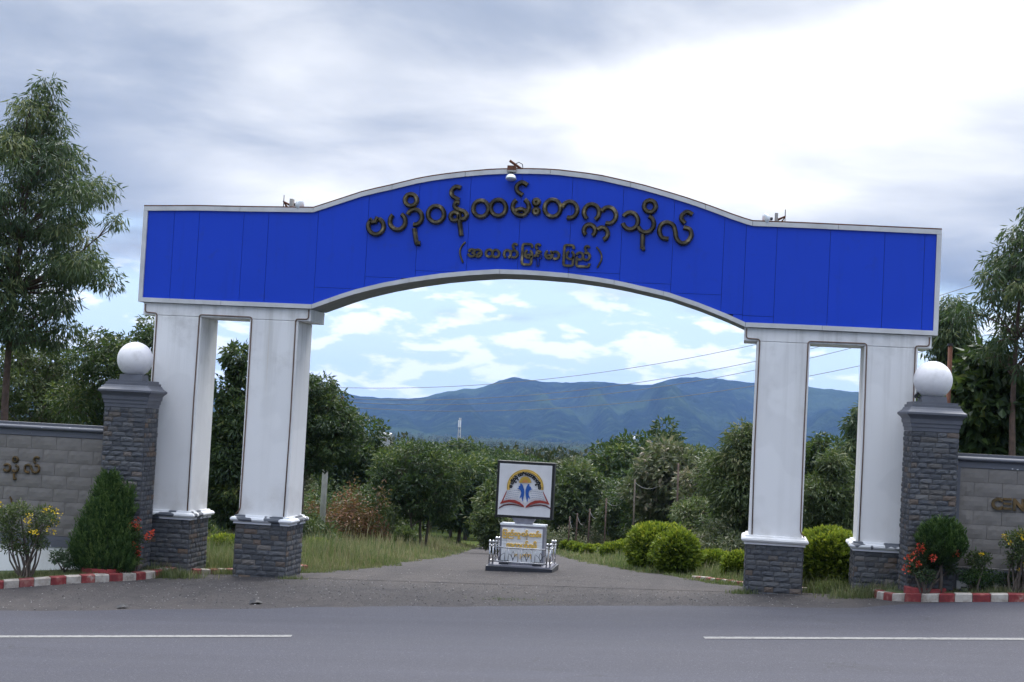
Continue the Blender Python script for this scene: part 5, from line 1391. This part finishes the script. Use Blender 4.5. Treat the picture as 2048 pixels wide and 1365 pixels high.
bush(1655, 1178, 1064, 55, 'big clipped yellow green bush framed between the two right columns', 5, n=12000, group=GB)
bush(446, 1118, 1076, 28, 'small clipped bush framed between the two left columns', 6, n=4500, group=GB)
bush(634, 1110, 1082, 22, 'small yellow green bush in the grass right of the second column', 7, n=3500, group=GB)
bush(1250, 1121, 1084, 24, 'clipped bush nearest behind the large pair, on the drive side', 8, n=3600, group=GB)
bush(1222, 1120, 1088, 20, 'clipped bush second behind the large pair', 9, n=3000, group=GB, L=.08, Wd=.045)
bush(1194, 1113, 1092, 11, 'third little clipped bush of the hedge row counted from the large pair', 10, n=1800, group=GB, L=.09, Wd=.05)
for k, (px, b_, t_, h_) in enumerate(((1176, 1114, 1093, 12), (1160, 1110, 1090, 11), (1146, 1107, 1086, 11), (1132, 1104, 1083, 11), (1119, 1101, 1080, 11), (1107, 1098, 1075, 11))):
    bush(px, b_, t_, h_, ('fourth', 'fifth', 'sixth', 'seventh', 'eighth', 'ninth')[k] + ' little clipped bush of the hedge row receding along the drive', 20 + k, n=1500, group=GB, L=.11, Wd=.06)
bush(808, 1075, 1030, 20, 'upright dark green shrub in the grass by the small tree with several stems', 31, mat='mid', L=.1, Wd=.05, n=2600, name='shrub', Y=24)

# gardens in front of the walls ------------------------------------------
def sprays(root, n, R, H, mat, L, Wd, seed, cone=True, name='foliage', z0=0.0):
    """upright flattened sprays of a thuja: many narrow vertical tufts"""
    r = np.random.default_rng(seed); Cs, Ds, Ts = [], [], []
    for k in range(n):
        u = r.random() ** 1.25; a = r.random() * 6.283
        env = ((1 - u) ** .9 * (1.1 if u > .2 else .84 + 1.3 * u) + .03 if cone else math.sqrt(max(0.0, 1 - (2 * u - 1) ** 2)))
        rad = R * env * r.uniform(.66, 1.1); c = np.array([rad * math.cos(a), rad * math.sin(a), z0 + u * H * .93]); tn = r.normal(.36, .2)
        m = 20; t = r.random(m)[:, None]; ln = (.23 if cone else .15) * r.uniform(.6, 1.4)
        ax = unit(np.array([math.cos(a) * .38, math.sin(a) * .38, 1.0]) + r.normal(size=3) * .12)
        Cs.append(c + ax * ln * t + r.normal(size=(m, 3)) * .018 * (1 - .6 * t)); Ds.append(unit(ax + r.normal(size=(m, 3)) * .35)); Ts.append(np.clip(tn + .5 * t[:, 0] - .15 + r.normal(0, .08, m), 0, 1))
    C = np.concatenate(Cs); N_ = len(C)
    V, F = leaf_quads(C, np.concatenate(Ds), L * r.uniform(.7, 1.3, N_), Wd * r.uniform(.7, 1.3, N_), r)
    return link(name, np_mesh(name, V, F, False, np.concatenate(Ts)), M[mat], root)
BEDZ = .105
def bedpos(px, py, Y=None):
    if Y is None: q = G(px, py, BEDZ); return float(q[0]), float(q[1]), float(q[2])
    x_ = float(P(px, py, Y)[0]); return x_, Y, gz(x_, Y) + BEDZ
bx, by, bz = bedpos(207, 1130, -1.24)
sc_ = FPX / ((np.array([bx, by, bz]) - CAM) @ _fw)
root = empty('thuja', (bx, by, bz)); tag(root, 'dense cone shaped thuja growing from the red planter by the left pillar', 'conifer')
root.scale = (1, .72, 1)
sprays(root, 2600, 62 / sc_, (1130 - 942) / sc_, 'thuja', .06, .016, 51)
sprays(root, 160, 14 / sc_, 60 / sc_, 'thuja', .06, .016, 52, name='side_tip', z0=(1130 - 1030) / sc_ ).location = (38 / sc_, 0, 0)
MB().tube([(0, 0, -.1), (0, 0, .9)], [.06, .02], 7).build('trunk', M['bark'], root)
def planter(cx, cy, cz, R, h, a0, a1, label):
    mb = MB(); n_ = 28; vs = []
    for k in range(n_ + 1):
        a = math.radians(a0 + (a1 - a0) * k / n_)
        for rr_, zz_ in ((R, -.12), (R, h), (R - .02, h + .012), (R - .08, h + .012), (R - .09, h - .1)): vs.append((rr_ * math.cos(a), rr_ * math.sin(a), zz_))
    mb.add(vs, [(k * 5 + j, (k + 1) * 5 + j, (k + 1) * 5 + j + 1, k * 5 + j + 1) for k in range(n_) for j in range(4)])
    o = mb.build('planter', M['redpaint'], None, (cx, cy, cz)); tag(o, label, 'planter')
    MB().lathe([(.001, h - .05), (R - .085, h - .06)], 24).build('soil', M['lawn'], o)
planter(bx + .02, by + .02, bz - .02, .40, .10, 0, 360, 'round faded red planter rim under the thuja')
px_, py_2, pz_ = bedpos(1835, 1172, -1.1)
planter(px_ + .12, -1.08, pz_ - .02, .33, .10, 0, 360, 'red planter edge under the ball topiary by the right pillar')
# ball topiary
x_, y_, z_ = bedpos(1880, 1168, -1.3); sc_ = FPX / ((np.array([x_, y_, z_]) - CAM) @ _fw)
root = empty('ball_topiary', (x_, y_, z_)); tag(root, 'dark green ball topiary on a thin trunk by the right pillar', 'topiary')
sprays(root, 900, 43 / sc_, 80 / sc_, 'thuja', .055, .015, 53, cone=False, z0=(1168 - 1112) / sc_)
MB().tube([(0, 0, -.1), (.015, 0, .25), (-.01, 0, .55), (-.02, 0, .75)], [.035, .028, .024, .015], 7).build('trunk', M['bark'], root)
mb = MB()
for k in range(6): mb.tube([(-.01, 0, .45), (.13 * math.cos(k * 1.05), .13 * math.sin(k * 1.05), .72)], [.014, .006], 5)
mb.build('branch', M['bark'], root)

def flower_bush(px, py, Y, clumps, flowers, label, mat, fmat, seed, stems, L=.06, Wd=.025, per=260, fsize=.03, nflow=26, cat='bush', name='flowering_bush'):
    """clumps and flowers in photo pixels (px, py, radius px)"""
    x_, y_, z_ = bedpos(px, py, Y); sc_ = FPX / ((np.array([x_, y_, z_]) - CAM) @ _fw); r = np.random.default_rng(seed)
    root = empty(name, (x_, y_, z_)); tag(root, label, cat)
    loc = lambda a, b: np.array([float(P(a, b, Y)[0]) - x_, r.normal() * .1, float(P(a, b, Y)[2]) - z_])
    cl = [(loc(a, b), np.array([s / sc_, s / sc_, s * .8 / sc_]), (s / 20) ** 2) for a, b, s in clumps]
    V, F, T = clump_leaves(cl, per, L, Wd, r, .1, .2, .8)
    V[:, 2] = np.maximum(V[:, 2], -.02)
    link('foliage', np_mesh('foliage', V, F, False, T), M[mat], root)
    tb = MB()
    for c, rad, _ in cl:
        for s_ in range(stems): tb.tube(limb_path((r.normal() * .05, r.normal() * .05, -.1), c + r.normal(size=3) * rad * .4, r, .08, 5), [.022, .018, .014, .01, .005], 5, caps=False)
    link('stem', tb.mesh('stem', recalc=False), M['bark'], root)
    for a, b, s in flowers:
        c = loc(a, b) + np.array([0, -.16, 0]); n = nflow; d = unit(r.normal(size=(n, 3))); C = c + d * (s / sc_) * r.uniform(.3, 1, n)[:, None]
        V, F = leaf_quads(C, unit(d + (0, -.4, .3)), fsize * r.uniform(.7, 1.3, n), fsize * .75 * r.uniform(.7, 1.3, n), r, .1)
        tag(link('flower_cluster', np_mesh('flower_cluster', V, F, False, r.random(n)), M[fmat], root), kind='stuff')
    return root
flower_bush(55, 1150, -2.2, [(15, 1030, 26), (45, 1022, 26), (80, 1030, 24), (105, 1040, 18), (30, 1060, 26), (65, 1065, 26), (15, 1090, 20), (50, 1095, 18), (85, 1088, 16)],
            [(75, 1030, 7), (72, 1040, 6), (108, 1018, 7), (118, 1030, 7), (115, 1045, 7), (108, 1058, 6), (92, 1022, 5), (5, 1010, 6), (80, 1062, 4), (93, 1062, 4), (60, 1050, 4), (122, 1022, 5), (112, 1065, 4)],
            'open bush with yellow flowers on its right side at the left edge', 'mid', 'flower_y', 61, 2, nflow=16, fsize=.032)
flower_bush(268, 1130, -1.06, [(270, 1062, 16), (272, 1095, 16), (285, 1078, 12), (268, 1112, 14), (275, 1122, 12)], [(276, 1042, 8), (281, 1055, 6), (270, 1050, 7), (308, 1068, 9), (298, 1074, 6), (276, 1090, 6), (282, 1097, 7), (278, 1108, 6), (314, 1063, 5)],
            'red flowering ixora peeping out between the thuja and the left pillar', 'neem', 'flower_r', 62, 1, nflow=26, fsize=.034)
flower_bush(1848, 1168, -1.36, [(1835, 1125, 22), (1858, 1130, 22), (1850, 1150, 18), (1900, 1118, 16), (1905, 1140, 16), (1828, 1140, 14)], [(1838, 1092, 7), (1834, 1103, 7), (1820, 1112, 8), (1814, 1118, 7), (1812, 1138, 9), (1834, 1127, 5), (1862, 1113, 6), (1908, 1106, 7), (1915, 1104, 5), (1842, 1098, 5)],
            'red flowering ixora under the ball topiary by the right pillar', 'neem', 'flower_r', 63, 2, nflow=24, fsize=.036)
flower_bush(2035, 1170, -1.2, [(2025, 1085, 24), (2048, 1075, 26), (2050, 1110, 26), (2030, 1120, 20), (2070, 1090, 26)], [(2004, 1070, 6), (2014, 1078, 5), (2036, 1070, 6), (2040, 1080, 5), (2016, 1085, 4), (2044, 1063, 5), (2045, 1130, 4), (2037, 1140, 3)],
            'yellow flowering bush at the right edge before the lettered wall', 'mid', 'flower_y', 64, 3, nflow=14, fsize=.032)
flower_bush(125, 1132, -1.3, [(122, 1112, 17), (138, 1112, 16), (130, 1122, 14), (145, 1122, 12)], [], 'low pale edged shrub left of the thuja', 'variegated', 'flower_w', 65, 1, L=.07, Wd=.03, per=300, name='low_shrub', cat='shrub')
flower_bush(1955, 1172, -1.0, [(1945, 1115, 18), (1965, 1118, 18), (1955, 1130, 18)], [(1958, 1107, 3)], 'upright small shrub in front of the CENT wall', 'mid', 'flower_y', 66, 1, per=280, name='low_shrub', cat='shrub', nflow=18)
flower_bush(1958, 1178, -1.1, [(1935, 1152, 18), (1960, 1150, 20), (1985, 1155, 18), (1970, 1165, 16), (1945, 1165, 14)], [], 'spreading low shrub at the foot of the CENT wall', 'thuja', 'flower_w', 67, 1, L=.05, Wd=.02, per=420, name='low_shrub', cat='shrub')
flower_bush(2020, 1178, -1.1, [(2010, 1160, 16), (2030, 1160, 18), (2045, 1165, 16), (2065, 1160, 18)], [], 'dark low shrub under the yellow bush at the right edge', 'neem', 'flower_w', 68, 1, L=.06, Wd=.025, per=320, name='low_shrub', cat='shrub')
# small garden spotlight
x_, y_, z_ = bedpos(1928, 1176, -1.2); root = empty('garden_spotlight', (x_, y_, z_)); tag(root, 'small grey garden spotlight on the bed right of the topiary', 'spotlight')
me = MB().box(-.05, .05, -.03, .03, 0, .085).mesh('housing'); me.transform(Matrix.Rotation(.35, 4, 'X')); link('housing', me, M['steel'], root)
MB().tube([(-.06, 0, -.05), (-.06, 0, .06)], .008, 5).build('bracket', M['darkmetal'], root); MB().tube([(.06, 0, -.05), (.06, 0, .06)], .008, 5).build('bracket', M['darkmetal'], root)

# grass ------------------------------------------------------------------
M['straw'] = leaf_mat('dry straw', [(0, (0.14, 0.115, 0.06)), (0.6, (0.26, 0.22, 0.13)), (1, (0.38, 0.33, 0.22))], .3)
def grass(name, n, place, hmin, hmax, wid, label, seed, dz=0.0, mat='grass', bend=.45):
    r = np.random.default_rng(seed); XY = place(r, n); n = len(XY); z = g(XY[:, 0], XY[:, 1]) + dz
    h = r.uniform(hmin, hmax, n) * ((.3 + 1.1 * XY[:, 2]) if XY.shape[1] > 2 else 1); a = r.random(n) * 6.283; b = r.random(n) * 6.283
    h = h * (.35 + 1.3 * _fbm(XY[:, 0] * 1.4 + 20, XY[:, 1] * 1.0 + 70, seed + 9, 4)) * np.where(r.random(n) < .06, 1.6, 1.0)
    w_ = wid * r.uniform(.6, 1.4, n) * (XY[:, 3] if XY.shape[1] > 3 else 1)
    base = np.stack([XY[:, 0], XY[:, 1], z - .03], 1); side = np.stack([np.cos(a), np.sin(a), np.zeros(n)], 1) * w_[:, None] / 2
    le = np.stack([np.cos(b), np.sin(b), np.zeros(n)], 1) * (h * bend * r.random(n))[:, None]; up = np.array([0, 0, 1.0])
    m_ = base + le * .35 + up * (h * .6)[:, None]; t_ = base + le + up * h[:, None]
    V = np.stack([base - side, base + side, m_ + side * .7, t_, m_ - side * .7], 1).reshape(-1, 3)
    i = np.arange(n) * 5
    F = np.concatenate([np.stack([i, i + 1, i + 2, i + 4], 1), np.stack([i + 4, i + 2, i + 3, i + 3], 1)])
    # tips as triangles would break the constant face size: give them a thin quad instead
    V = V.reshape(n, 5, 3); tip2 = V[:, 3] + side * .12; V = np.concatenate([V, tip2[:, None]], 1).reshape(-1, 3); i = np.arange(n) * 6
    F = np.concatenate([np.stack([i, i + 1, i + 2, i + 4], 1), np.stack([i + 4, i + 2, i + 5, i + 3], 1)])
    patch = _fbm(XY[:, 0] * .9 + 50, XY[:, 1] * .55 + 50, seed, 4); T = np.clip(.05 + .8 * patch + r.normal(0, .2, n), 0, 1); T = np.concatenate([T, np.clip(T + .1, 0, 1)])
    o = link(name, np_mesh(name, V, F, False, T), M[mat]); tag(o, label, 'grass', kind='stuff')
def place_left(r, n):
    out = []
    while len(out) < n:
        y = 1.2 + 46 * r.random() ** 1.9; e = dl(y); d = 9.0 * r.random() ** 1.3
        x = e + .14 - d - .12 * math.sin(y * 2.3) - .1 * math.sin(y * 6.1 + 1) + (.1 if y < 2 else 0)
        if y < 1.6 and x < -4.3: continue
        out.append((x, y, min(1, d / 1.5), 1 + y / 18))
    return np.array(out)
def place_right(r, n):
    out = []
    while len(out) < n:
        y = 1.3 + 50 * r.random() ** 1.9; e = dr(y); d = 7.0 * r.random() ** 1.4
        out.append((e - .1 + d + .12 * math.sin(y * 2.1) + .1 * math.sin(y * 5.7), y, min(1, d / 1.5), 1 + y / 18))
    return np.array(out)
grass('grass', 62000, place_left, .08, .27, .014, 'long seeding grass on the bank left of the drive', 71)
grass('grass', 46000, place_right, .06, .22, .014, 'grass along the right side of the drive around the clipped bushes', 72)
grass('grass', 9000, lambda r, n: np.stack([r.uniform(-9.5, -4.9, n), r.uniform(1.1, 11, n)], 1), .15, .5, .016, 'grass seen between the two left columns', 73)
grass('grass', 9000, lambda r, n: np.stack([r.uniform(4.6, 8.5, n), r.uniform(1.4, 9, n)], 1), .1, .35, .014, 'grass seen between the two right columns', 74)
grass('grass', 9000, place_left, .16, .42, .011, 'tall dry straw coloured stalks in the bank left of the drive', 77, mat='straw', bend=.25)
grass('grass', 4500, place_right, .1, .3, .011, 'dry straw coloured stalks among the bushes right of the drive', 78, mat='straw', bend=.25)
def bed_place(K, x0, x1, s):
    def f(r, n):
        x = r.uniform(x0, x1, n); k = np.interp(x, [q[0] for q in sorted(K)], [q[1] for q in sorted(K)])
        return np.stack([x, k + .24 + r.random(n) * 1.3], 1)
    return f
grass('grass', 22000, bed_place(KL, -10.5, -6.6, -1), .03, .09, .009, 'short lawn grass behind the left kerb', 75, BEDZ)
grass('grass', 9000, bed_place(KR, 6.5, 10, 1), .03, .11, .009, 'short weedy grass behind the right kerb', 76, BEDZ)
def tuft(cx, cy, rad, n, label, seed, h=.22, squash=.5, dz=0.0):
    grass('grass', n, lambda r, m: np.stack([cx + r.normal(0, rad, m), cy + r.normal(0, rad * squash, m)], 1), .05, h, .012, label, seed, dz)
tuft(-6.05, -.5, .3, 2600, 'green weeds at the end of the left kerb before the first column', 81, .2)
tuft(5.95, -.3, .28, 1500, 'weeds at the end of the right kerb before the fourth column', 82, .24)
tuft(5.45, .55, .2, 1300, 'weeds in the gap between the two right columns', 83, .28)
tuft(-5.3, .45, .22, 1100, 'weeds by the short kerb between the two left columns', 84, .16)
tuft(-3.85, -.12, .12, 260, 'sparse weeds at the right foot of the second column', 86, .12)
tuft(3.95, -.1, .12, 260, 'sparse weeds at the left foot of the third column', 87, .12)
tuft(float(G(985, 1198)[0]), float(G(985, 1198)[1]), .35, 500, 'thin patch of grass on the apron below the emblem sign', 85, .05, .3)

# ================================================================== HAZE
hz_me = MB().box(-11500, 11500, -1400, 11000, -76, 330).mesh('haze')
haze = link('haze', hz_me)
hm = bpy.data.materials.new('pale air'); hm.use_nodes = True; t = NT(hm.node_tree)
out = t.n('OutputMaterial'); pv = t.n('VolumePrincipled', ins={'Color': (0.29, 0.50, 1.0), 'Density': 0.00005, 'Anisotropy': 0.0})
t.set(out, 'Volume', pv.outputs[0]); hz_me.materials.append(hm)
tag(haze, 'pale blue air between the gate and the far hills', 'haze', kind='stuff')
